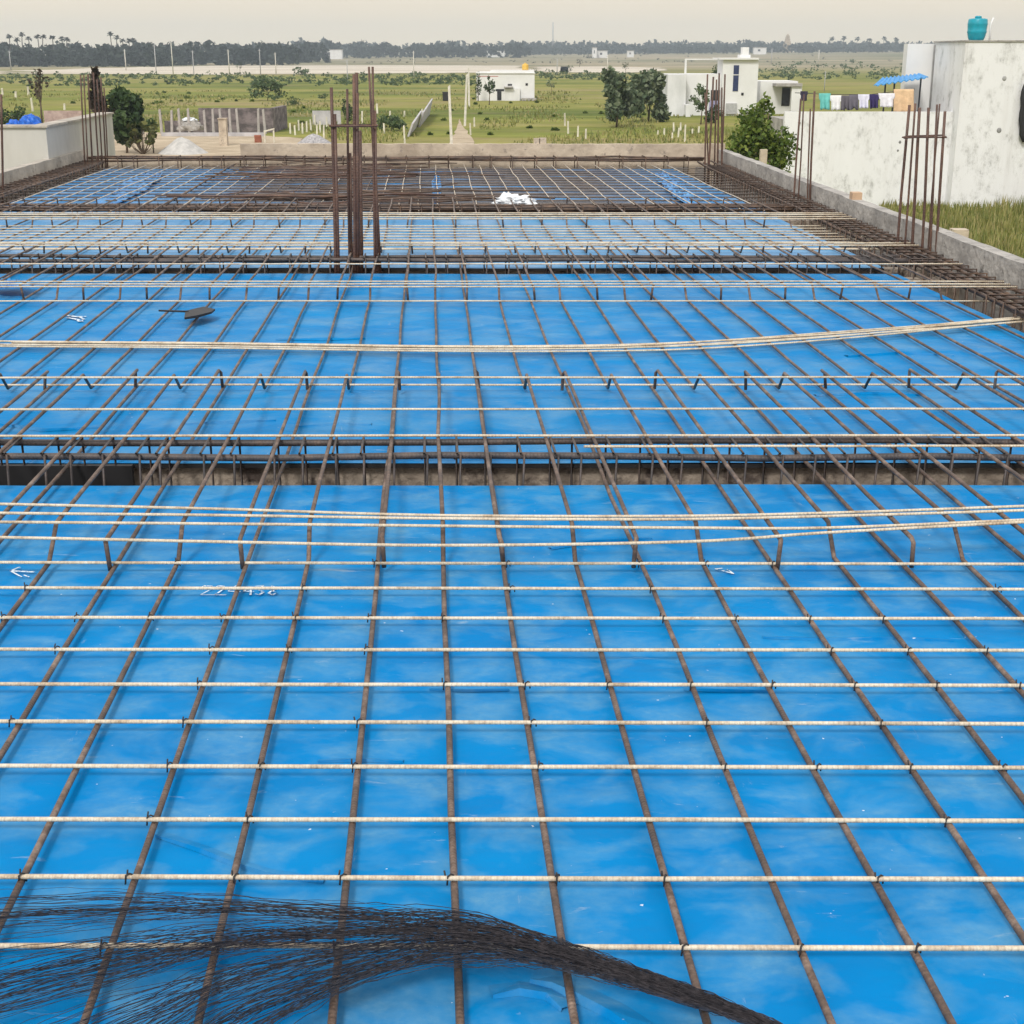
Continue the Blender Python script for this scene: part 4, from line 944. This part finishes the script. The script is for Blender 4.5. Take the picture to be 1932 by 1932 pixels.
def heap(u0, u1, vt, vb, mat, label, name, seed, cat_='heap'):
    d = dg(vb); zc = CT * d + ST * 4.8; rx = (u1 - u0) * zc / F / 2; c = PD((u0 + u1) / 2, vb, d); H = hz(vt, d) - GZ
    mb = MB(); n, mm = 40, 14; vs = []
    for j in range(mm + 1):
        f = j / mm
        for i in range(n):
            a = 2 * math.pi * i / n; r_ = rx * f * (1 + .16 * mnoise.noise((math.cos(a) * 1.5, math.sin(a) * 1.5, seed)))
            z = H * max(0, (1 - f) ** 1.15) * (1 + .0) - H * .16 * max(0, 1 - f * 4) + .06 * H * mnoise.noise((r_ * math.cos(a) * 1.3 / rx * 3, r_ * math.sin(a) / rx * 3, seed + 5)) * (1 - f)
            vs.append((c.x + r_ * math.cos(a), c.y + r_ * math.sin(a), GZ - .05 + z))
    fs = [(j * n + i, (j + 1) * n + i, (j + 1) * n + (i + 1) % n, j * n + (i + 1) % n) for j in range(mm) for i in range(n)]
    mb.add(vs, fs, True)
    return tag(mb.build(name, mat), label, cat_)
M['sandheap'] = mottled('grey_sand', (0.40, 0.39, 0.37), (0.56, 0.54, 0.51), scale=4, rough=.95, bump=.5)
M['gravel'] = mottled('gravel', (0.22, 0.21, 0.22), (0.50, 0.48, 0.48), scale=9, rough=.95, bump=.8)
heap(292, 398, 250, 290, M['sandheap'], 'pale grey sand pile behind the left of the back kerb', 'sand_pile', 3)
heap(548, 636, 245, 276, M['gravel'], 'pointed grey gravel pile left of the middle column bars', 'gravel_pile', 9)
# stray white sacks on the compound
for i, (u, v) in enumerate(((243, 227), (357, 226))):
    d = dg(252 if i else 262); q = PD(u, v, d)
    tag(blob((q.x, q.y, q.z), .42, .35, .15, i * 3 + 1.5, .4).build('white_sack', M['bag']), ['white sack on the rubble right of the dark round tree', 'white sack on top of the low stone wall'][i], 'sack', 'white sacks about the compound')
    rb_ = blob((q.x, q.y, (GZ + q.z - .1) / 2), .8, .5, (q.z - GZ) * .62, i + 8, .3)
    tag(rb_.build('rubble_heap', M['conc']), ['rubble heap under the white sack near the dark round tree', 'rubble heap under the white sack by the stone wall'][i], 'rubble', 'rubble heaps about the compound')
# leaning slabs running away into the field
sl = MB(); a = P(768, 258, GZ); b_ = P(786, 236, GZ); c_ = P(789, 240, GZ); e_ = P(808, 216, GZ)
def fin(mb, p, q, h0, h1, t_=.12):
    mb.add([p, q, q + Vector((t_, 0, 0)), p + Vector((t_, 0, 0)), p + Vector((.3, 0, h0)), q + Vector((.3, 0, h1)), q + Vector((.3 + t_, 0, h1)), p + Vector((.3 + t_, 0, h0))],
           [(3, 2, 1, 0), (4, 5, 6, 7), (0, 1, 5, 4), (1, 2, 6, 5), (2, 3, 7, 6), (3, 0, 4, 7)])
fin(sl, a, b_, .8, 1.0)
tag(sl.build('slab_wall', M['lilac']), 'grey slab wall in the grass running away from the camera, nearer piece', 'wall', 'grey slab walls in the grass')
sl = MB(); fin(sl, c_, e_, 1.0, 1.3)
tag(sl.build('slab_wall', M['lilac']), 'grey slab wall in the grass running away from the camera, farther piece', 'wall', 'grey slab walls in the grass')
sl = MB(); dd_ = dg(236); sl.box(PD(590, 230, dd_).x, PD(643, 230, dd_).x, dd_, dd_ + .2, GZ, hz(209, dd_))
tag(sl.build('slab_wall', M['lilac']), 'grey slab wall standing crosswise behind the middle column bars', 'wall', 'grey slab walls in the grass')

# ------------------------------------------------------------------ houses
M['dark'] = plain('dark_opening', (0.02, 0.02, 0.024), 0.5)
M['blueglass'] = plain('blue_window', (0.02, 0.035, 0.11), 0.25, 0.6)
M['tankyellow'] = plain('yellow_tank', (0.72, 0.45, 0.08), 0.5)
M['tankteal'] = plain('teal_tank', (0.005, 0.30, 0.40), 0.35, 0.5)
M['roofblue'] = plain('blue_roof_sheet', (0.06, 0.32, 0.68), 0.45)
M['steel'] = plain('dark_steel_post', (0.05, 0.05, 0.06), 0.5)
def fbox(mb, u0, u1, v0, v1, d, depth, ref=None):          # box whose front face fills the given part of the view
    a = PD(u0, v0, d); b_ = PD(u1, v1, d); z1 = a.z; z0 = GZ if v1 is None else b_.z
    return mb.box(PD(u0, (v0 + (v1 or v0)) / 2, d).x, PD(u1, (v0 + (v1 or v0)) / 2, d).x, d, d + depth, z0, z1)
def gbox(mb, u0, u1, v0, vb, d, depth): # from the ground up to row v0
    x0 = PD(u0, (v0 + vb) / 2, d).x; x1 = PD(u1, (v0 + vb) / 2, d).x
    return mb.box(x0, x1, d, d + depth, GZ, hz(v0, d))
def tank(c, r, h, mat, name, label, parent=None):
    prof = [(r * .92, 0), (r, .04 * h), (r, .22 * h), (r * .96, .24 * h), (r, .26 * h), (r, .46 * h), (r * .96, .48 * h), (r, .5 * h), (r, .68 * h), (r * .9, .78 * h), (r * .5, .88 * h), (r * .32, .9 * h), (r * .32, 1.0 * h), (r * .1, 1.02 * h)]
    o = MB().lathe(c, prof, 24).build(name, mat)
    return tag(o, label, 'water tank')

# small white house in the middle of the field
d = dg(190)
hs = thing('white_house', 'small white flat roofed house alone in the field, yellow tank on top', 'house', (PD(950, 190, d).x, d, GZ))
mb = MB(); gbox(mb, 899, 1008.5, 136, 190, d, 6); fbox(mb, 925, 1008, 132.5, 136, d + .15, 4); mb.build('wall', M['white2'], hs)
mb = MB(); fbox(mb, 897.5, 1010, 137.4, 138.6, d - .12, .12); mb.build('cornice', M['white2'], hs)
mb = MB(); fbox(mb, 951, 968, 163.5, 165.5, d - .8, .8); mb.build('sunshade', M['conc'], hs)
mb = MB(); fbox(mb, 958, 966, 158.4, 161.6, d - .03, .03); mb.build('window', M['dark'], hs)
mb = MB(); fbox(mb, 991.5, 996, 157, 161.5, d - .03, .03); mb.build('window', M['dark'], hs)
mb = MB(); fbox(mb, 935, 951, 168, 172, d - .03, .03); fbox(mb, 938, 946, 172.2, 189, d - .04, .04); mb.build('doorway', M['dark'], hs)
mb = MB(); fbox(mb, 953, 981, 167, 191, d - .35, .3); mb.build('compound_wall', M['white'], hs)
mb = MB(); fbox(mb, 984, 1012, 185.5, 190, d - 1.2, 1.1); mb.build('plinth', M['conc'], hs)
M['redpaint'] = plain('red_paint', (0.5, 0.16, 0.14), 0.9)
mb = MB(); fbox(mb, 903, 940, 143.4, 144.6, d - .015, .014); mb.build('painted_band', M['redpaint'], hs)
q = PD(991, 135, d + 2); q.z = hz(132.5, d + .15)
tank((q.x, d + 2, q.z), .36, .75, M['tankyellow'], 'water_tank', 'yellow water tank on the small white house in the field')
bx = MB(); fbox(bx, 835, 849, 174.5, 190, d - 1, 1.2); fbox(bx, 834, 850, 173.6, 174.4, d - 1.05, 1.3)
tag(bx.build('black_tank', M['black']), 'black box tank in the grass left of the small white house', 'tank')

# white house with stair tower
d = dg(219)
hs = thing('tower_house', 'white house with a tall stair tower, blue slit window and pergola frame', 'house', (PD(1340, 219, d).x, d, GZ))
mb = MB(); gbox(mb, 1259, 1294, 140.5, 219, d, 7); mb.build('side_wall', M['white'], hs)
mb = MB(); gbox(mb, 1294.2, 1362, 140, 219, d + 1.2, 6); mb.build('wall', M['white2'], hs)
mb = MB(); gbox(mb, 1294.2, 1303, 198, 223, d - 1.5, 2.6); mb.build('gate_wall', M['white2'], hs)
mb = MB(); gbox(mb, 1362.2, 1429, 111, 215, d + .5, 3.2); mb.build('stair_tower', M['white2'], hs)
mb = MB(); fbox(mb, 1357, 1432, 109, 112.6, d + .2, 4); mb.build('roof_slab', M['white2'], hs)
mb = MB(); fbox(mb, 1401, 1413, 89, 108.8, d + 1, 1); fbox(mb, 1396, 1416, 103, 108.85, d + .9, 1.2); mb.build('chimney', M['white2'], hs)
mb = MB(); fbox(mb, 1292, 1357, 110.6, 113.2, d + 1.3, .25); fbox(mb, 1292, 1295.5, 113.25, 140, d + 1.3, .2); mb.build('pergola', M['white2'], hs)
wn = MB(); fbox(wn, 1383.5, 1393.5, 123, 172, d + .46, .038); wn = wn.build('window', M['blueglass'], hs)
fr2 = MB(); fbox(fr2, 1383, 1394, 140.5, 142, d + .44, .019); fr2 = fr2.build('frame', M['white2']); fr2.parent = wn
mb = MB(); fbox(mb, 1398.5, 1403, 175, 179.8, d + .46, .038); mb.build('window', M['dark'], hs)
mb = MB(); fbox(mb, 1341, 1358, 170, 190, d + 1.16, .038); mb.build('doorway', M['dark'], hs)
M['lav'] = plain('lavender_cloth', (0.32, 0.31, 0.48), .8)
mb = MB(); fbox(mb, 1338, 1357, 190.2, 212, d + 1.1, .09); mb.build('door', M['lav'], hs)
mb = MB(); fbox(mb, 1370, 1390, 195, 215, d + .3, .19); mb.build('gate', M['polegrey'], hs)
# low white outhouse with dark doorway
d = dg(216)
hs = thing('outhouse', 'low white outhouse with a dark doorway under a thin awning slab', 'house', (PD(1470, 216, d).x, d, GZ))
mb = MB(); gbox(mb, 1433.5, 1504, 153, 216, d + 1, 5); mb.build('wall', M['white2'], hs)
mb = MB(); fbox(mb, 1464, 1514, 157.5, 163, d - .6, 1.59); mb.build('awning', M['conc'], hs)
mb = MB(); fbox(mb, 1475, 1490.5, 165, 200, d + .955, .04); mb.build('doorway', M['dark'], hs)
mb = MB(); fbox(mb, 1493, 1512, 163.2, 210, d - .4, .35); mb.build('pier', M['white2'], hs)

# the big white house on the right
M['lime'] = None
m, t, b = new_mat('stained_white_wall')
co = coords(t, (1, 1, 1)); cs_ = coords(t, (1.6, 1.6, 0.16))
n1 = N(t, 'ShaderNodeTexNoise', Scale=1.0, Detail=7, Roughness=.68); t.links.new(cs_, n1.inputs['Vector'])
r1 = rampn(t, [(.24, (.55, .55, .54)), (.36, (.73, .73, .73)), (.47, (.77, .775, .78)), (.8, (.80, .805, .815))]); t.links.new(n1.outputs['Fac'], r1.inputs[0])
cv_ = coords(t, (1, 1, .55)); n2 = N(t, 'ShaderNodeTexNoise', Scale=2.4, Detail=9, Roughness=.78); t.links.new(cv_, n2.inputs['Vector'])
r2 = rampn(t, [(.33, (.46, .455, .44)), (.43, (.87, .87, .86)), (.5, (1, 1, 1))]); t.links.new(n2.outputs['Fac'], r2.inputs[0])
mA = N(t, 'ShaderNodeMixRGB', blend_type='MULTIPLY'); mA.inputs[0].default_value = .85; t.links.new(r1.outputs[0], mA.inputs[1]); t.links.new(r2.outputs[0], mA.inputs[2])
t.links.new(mA.outputs[0], b.inputs['Base Color']); b.inputs['Roughness'].default_value = .95; b.inputs['Specular IOR Level'].default_value = .05
bp = N(t, 'ShaderNodeBump', Strength=.3, Distance=.03); t.links.new(n2.outputs['Fac'], bp.inputs['Height']); t.links.new(bp.outputs[0], b.inputs['Normal'])
M['stain'] = m
M['damp'] = mottled('damp_stain', (0.16, 0.16, 0.155), (0.42, 0.42, 0.41), scale=2, rough=.95, stretch=(1, 1, .5))
d = dg(392)
hs = thing('white_house', 'large stained white two level house at the right with terrace wall', 'house', (PD(1800, 392, d).x, d, GZ))
mb = MB(); gbox(mb, 1807, 2250, 79, 392, d, 3.4); mb.build('front_wall', M['stain'], hs)
mb = MB(); gbox(mb, 1700, 1790, 82.5, 392, d + 3.403, .5); mb.build('rear_wall', M['white2'], hs)
mb = MB(); gbox(mb, 1476, 1796, 211, 392, d + .6, .22); mb.build('terrace_wall', M['stain'], hs)
mb = MB(); x0 = PD(1476, 300, d + .6).x; x1 = PD(1807, 235, d).x - .004; mb.box(x0, x1, d + .83, d + 3.39, GZ, hz(211, d + .6) - .25); mb.build('terrace_floor', M['conc'], hs)
xw = PD(1807, 235, d).x
mb = MB(); mb.box(xw - .04, xw + 9, d - .04, d + 3.42, hz(79, d) + .003, hz(79, d) + .05); mb.build('roof_edge', M['conc'], hs)
pr_ = MB(); pr_.tube([(xw - .03, d + 3.3, hz(84, d)), (xw - .03, d + 3.25, hz(150, d)), (xw - .03, d + 3.2, hz(211, d + .6))], .03, 6); pr_.build('drain_pipe', M['damp'], hs)
for (u, v, s_) in ((1895, 148, 4), (1885, 246, 4.5), (1508, 232, 2.6), (1698, 268, 2.5), (1694, 284, 2)):
    dd = d if u > 1806 else d + .6
    hb = MB(); c = PD(u, v, dd); r_ = s_ * dd / F
    if 1724 < u < 1806: c = PD(u, v, d + .9)
    hb.lathe((0, 0, 0), [(r_, 0), (r_ * .85, .012), (r_ * .4, .02)], 10)
    hb.v = [(c.x + x, c.y - z, c.z + y * 1.1) for x, y, z in hb.v]
    hb.build('putlog_hole', M['damp'], hs)
# cloth hanging at the very right edge
ck = MB(); vs = []
for j in range(9):
    v = 158 + (268 - 158) * j / 8; uu = (1932, 1927, 1925, 1926, 1923, 1922, 1924, 1923, 1929)[j]
    for i in range(9): vs.append(PD(uu + (1970 - uu) * i / 8, v, d - .12 - .04 * math.sin(i * 1.7)))
ck.add(vs, [(j * 9 + i, j * 9 + i + 1, j * 9 + i + 10, j * 9 + i + 9) for j in range(8) for i in range(8)], True)
o = ck.build('black_cloth', M['black']); so_ = o.modifiers.new('thick', 'SOLIDIFY'); so_.thickness = .03
tag(o, 'black cloth hanging on the white house wall at the right edge', 'cloth')
# tank on the roof
q = PD(1818, 79, d + 2.5); zt_ = hz(79, d)
tk = thing('water_tank', 'teal plastic water tank on the roof of the large white house', 'water tank', (q.x, d + 1.2, zt_))
zc = CT * d + ST * 1.2; r_ = 18.5 * zc / F
MB().lathe((q.x, d + 1.2, zt_ + .02), [(r_ * .62, 0), (r_ * .74, .05), (r_ * .86, .14), (r_ * .94, .26), (r_ * .99, .30), (r_ * .95, .34), (r_ * .98, .5), (r_ * 1.02, .54), (r_ * .98, .58), (r_ * .97, .66), (r_ * .9, .70), (r_ * .4, .72)], 24).build('body', M['tankteal'], tk)
MB().lathe((q.x, d + 1.2, zt_ + .735), [(r_ * .32, 0), (r_ * .34, .04), (r_ * .3, .07), (r_ * .1, .08)], 18).build('lid', M['tankteal'], tk)
lg = MB().tube([(q.x + r_ + .06, d + 1.0, zt_), (q.x + r_ + .05, d + 1.0, zt_ + .55), (q.x + r_ + .12, d + 1.0, zt_ + .75)], .035, 7); lg.build('pipe', M['white2'], tk)
# blue awning on the terrace
aw = thing('awning', 'bright blue sheet awning on dark posts over the terrace', 'awning', (PD(1700, 200, d + 4).x, d + 4, hz(211, d + .6)))
A = [PD(1648, 161, d + 1.9), PD(1752, 145, d + 1.9), PD(1735, 139, d + 3.1), PD(1664, 147, d + 3.1)]
mb = MB(); vs = []; nn = 40
for i in range(nn + 1):
    f = i / nn; wv_ = .03 * math.sin(f * 60)
    for (p, q) in ((A[0], A[1]), (A[3], A[2])): vs.append(p.lerp(q, f) + Vector((0, 0, wv_)))
mb.add(vs, [(i * 2, i * 2 + 2, i * 2 + 3, i * 2 + 1) for i in range(nn)], False)
o = mb.build('roof_sheet', M['roofblue'], aw); sm_ = o.modifiers.new('thick', 'SOLIDIFY'); sm_.thickness = .03
for u in (1671, 1688, 1738):
    p = PD(u, 153 if u < 1700 else 145, d + 2.6)
    MB().tube([(p.x, p.y, hz(211, d + .6) - .3), p], .03, 6).build('post', M['steel'], aw)
# washing on the line
CL = [(1545, 1567, 176, 206, (0.16, 0.52, 0.48), 'teal shirt on the terrace washing line', 'shirt'),
      (1566, 1588, 180, 207, (0.80, 0.80, 0.80), 'white shirt between teal shirt and dark trousers on the line', 'shirt'),
      (1587, 1603, 180, 208, (0.13, 0.12, 0.14), 'dark grey trousers on the washing line, left pair', 'trousers'),
      (1602, 1620, 179, 207, (0.15, 0.14, 0.17), 'dark grey trousers on the washing line, right pair', 'trousers'),
      (1619, 1640, 178, 204, (0.72, 0.72, 0.84), 'pale lavender shirt in the middle of the washing line', 'shirt'),
      (1639, 1658, 178, 204, (0.05, 0.04, 0.12), 'navy blue shirt on the washing line', 'shirt'),
      (1657, 1688, 176, 202, (0.80, 0.79, 0.84), 'white garment sagging at the right of the washing line', 'shirt'),
      (1686, 1724, 168, 212, (0.74, 0.52, 0.32), 'peach curtain hanging below the blue awning', 'curtain'),
      (1510, 1524, 172, 190, (0.05, 0.045, 0.07), 'dark garment hanging beside the low white outhouse', 'shirt')]
for i, (u0, u1, v0, v1, col, lab, ct) in enumerate(CL):
    dd = d + 1.6; mb = MB(); vs = []; nn, mm = 14, 9
    for j in range(mm + 1):
        f = j / mm
        for k in range(nn + 1):
            q = k / nn; edge = 0
            vv = v0 + (v1 - v0) * f
            if j == mm and ct != 'curtain': vv += (3 * mnoise.noise((q * 4, i, 0)) - (7 if ct == 'trousers' and .38 < q < .62 else 0))
            sh = 0
            if ct == 'shirt' and f > .35: sh = (.5 - q) * .22 * (u1 - u0)
            p = PD(u0 + (u1 - u0) * q + sh, vv, dd + .05 * math.sin(q * 14 + i) * f)
            vs.append(p)
    kk = nn + 1
    mb.add(vs, [(j * kk + k, j * kk + k + 1, (j + 1) * kk + k + 1, (j + 1) * kk + k) for j in range(mm) for k in range(nn)], True)
    o = mb.build('garment' if ct != 'curtain' else 'curtain', plain('cloth_%s' % ct, col, .9, .1)); s_ = o.modifiers.new('thick', 'SOLIDIFY'); s_.thickness = .02
    tag(o, lab, ct, 'washing on the terrace line')
wl_ = MB(); wl_.tube([PD(1500, 175, d + 1.6), PD(1560, 178, d + 1.6), PD(1640, 178.5, d + 1.6), PD(1726, 168, d + 1.6)], .012, 5)
tag(wl_.build('washing_line', M['steel']), 'thin washing line strung along the terrace', 'line')
# short pale posts just outside the right kerb
for (u, vt, vb, dd, lab) in ((1441, 282, 312, 30, 'short pale stone post outside the right kerb by the green bush'), (1810, 432, 470, 24, 'short broken pale stone post in the grass outside the right kerb')):
    p = PD(u, vt, dd); w_ = .07 if u < 1500 else .13
    tag(MB().prism([(p.x - w_, p.y - w_), (p.x + w_, p.y - w_), (p.x + w_ * 1.1, p.y + w_), (p.x - w_, p.y + w_)], GZ, p.z).build('stone_post', M['conc_warm']), lab, 'post')

# left neighbour: grey wall with a corner, heap under blue tarpaulin, pink wall
m, t, b = new_mat('neighbour_plaster')
co = coords(t, (.8, .8, .25)); n1 = N(t, 'ShaderNodeTexNoise', Scale=1.6, Detail=6, Roughness=.6); t.links.new(co, n1.inputs['Vector'])
r1 = rampn(t, [(.35, (.40, .39, .365)), (.5, (.50, .485, .45)), (.68, (.58, .565, .53))]); t.links.new(n1.outputs['Fac'], r1.inputs[0]); t.links.new(r1.outputs[0], b.inputs['Base Color'])
b.inputs['Roughness'].default_value = .95
M['plaster'] = m
nb = thing('neighbour_wall', 'tall grey plastered wall of the neighbouring house with pale coping at left', 'wall', S(-5.1, 19, GZ))
dA = 18.4; xA = PD(86, 240, dA).x; zA = hz(241, dA); far = PD(211, 212, 22.7)
mb = MB(); mb.prism([(xA - 6, dA), (xA, dA), (far.x, far.y), (far.x - .18, far.y), (xA - .18, dA + .2), (xA - 6, dA + .2)], GZ, zA); mb.build('wall', M['plaster'], nb)
mb = MB(); mb.prism([(xA - 6, dA - .03), (xA + .03, dA - .03), (far.x + .03, far.y), (far.x - .21, far.y), (xA - .21, dA + .23), (xA - 6, dA + .23)], zA + .002, zA + .03); mb.build('coping', M['conc_mid'], nb)
M['tarp'] = mottled('blue_tarpaulin', (0.0, 0.07, 0.42), (0.02, 0.16, 0.66), scale=5, rough=.4)
dd = dg(252); q = PD(58, 236, dd)
tag(blob((q.x, dd, GZ + .3), .75, .7, hz(217, dd) - GZ - .3, 4.4, .3).build('tarpaulin_heap', M['tarp']), 'heap under a bright blue tarpaulin behind the neighbour wall', 'tarpaulin')
q = PD(27, 236, dd); tag(blob((q.x, dd, GZ + .3), .5, .6, hz(226, dd) - GZ - .3, 6.4, .3).build('tarpaulin_heap', M['tarp']), 'smaller blue covered heap left of the bright tarpaulin heap', 'tarpaulin')
M['pink'] = mottled('pink_brick', (0.34, 0.24, 0.22), (0.50, 0.38, 0.34), scale=4, rough=.95)
dd = dg(248); mb = MB(); mb.box(PD(84, 230, dd).x, PD(156, 230, dd).x, dd, dd + .25, GZ, hz(209, dd))
tag(mb.build('brick_wall', M['pink']), 'low pinkish brick wall behind the neighbour wall', 'wall')
cr_ = MB(); dd = dg(255)
for (u0, u1, vt) in ((64, 70, 222), (71, 77, 224)): cr_.box(PD(u0, 230, dd).x, PD(u1, 230, dd).x, dd, dd + .3, GZ, hz(vt, dd))

# far white houses beyond the sand
FH = [(1118, 1126, 90, 103, 1150, 'far white house with a tall part, right of the skyline mast'), (1126, 1146, 96, 103, 1160, 'far low white house adjoining the tall one, near skyline'),
      (918, 952, 96.5, 101, 1250, 'long far white shed left of the skyline mast'), (945, 958, 89, 94, 1350, 'tiny far white house in the trees above the small house'),
      (1184, 1196, 96, 101, 1200, 'far white hut right of the tall far house'), (600, 645, 94, 99, 1150, 'far long pale shed below the highest skyline tree'),
      (1423, 1446, 90, 96, 1400, 'far pale house above the outhouse roof')]
for (u0, u1, v0, v1, dd, lab) in FH:
    p = PD((u0 + u1) / 2, v1, dd); gz = groundz(p.x, dd); x0 = PD(u0, v1, dd).x; x1 = PD(u1, v1, dd).x; zt_ = hz(v0, dd)
    hs = thing('far_house', lab, 'house', (p.x, dd, gz), 'white houses beyond the sand')
    MB().box(x0, x1, dd, dd + 8, gz - 1, zt_).build('wall', M['white2'], hs)
    MB().box(x0 - .4, x1 + .4, dd - .4, dd + 8.4, zt_ + .003, zt_ + .35).build('roof', M['conc'], hs)
    wn_ = (x1 - x0); MB().box(x0 + wn_ * .3, x0 + wn_ * .5, dd - .05, dd + .002, gz + (zt_ - gz) * .45, gz + (zt_ - gz) * .75).build('window', M['dark'], hs)
# temple tower on the right skyline
p = PD(1485, 90, 1600); gz = groundz(p.x, 1600); zt_ = hz(66, 1600); H = zt_ - gz
tp_ = thing('temple_tower', 'stepped pale temple tower above the trees on the right skyline', 'temple', (p.x, 1600, gz))
bt = MB(); k = 7
for i in range(k):
    w_ = 5.2 * (1 - i / k * .72); bt.box(p.x - w_, p.x + w_, 1600 - w_, 1600 + w_, gz + H * i / k * .92, gz + H * (i + 1) / k * .92 - .1)
bt.build('tiers', M['dirt'], tp_)
MB().lathe((p.x, 1600, gz + H * .92 - .1), [(1.6, 0), (1.9, .8), (1.2, 1.8), (.4, 2.6), (.15, H * .1)], 12).build('finial', M['dirt'], tp_)

# ------------------------------------------------------------------ air
HAZE = 0.00034
hm = bpy.data.materials.new('haze_air'); hm.use_nodes = True; t = hm.node_tree; t.nodes.clear()
oo = t.nodes.new('ShaderNodeOutputMaterial'); pv = t.nodes.new('ShaderNodeVolumePrincipled')
pv.inputs['Color'].default_value = (0.80, 0.91, 1.0, 1); pv.inputs['Density'].default_value = HAZE; pv.inputs['Anisotropy'].default_value = 0.1
t.links.new(pv.outputs[0], oo.inputs['Volume'])
hzb = MB().box(-1850, 1850, -420, 2450, GZ - 1, 52).build('haze', hm); hzb['kind'] = 'stuff'
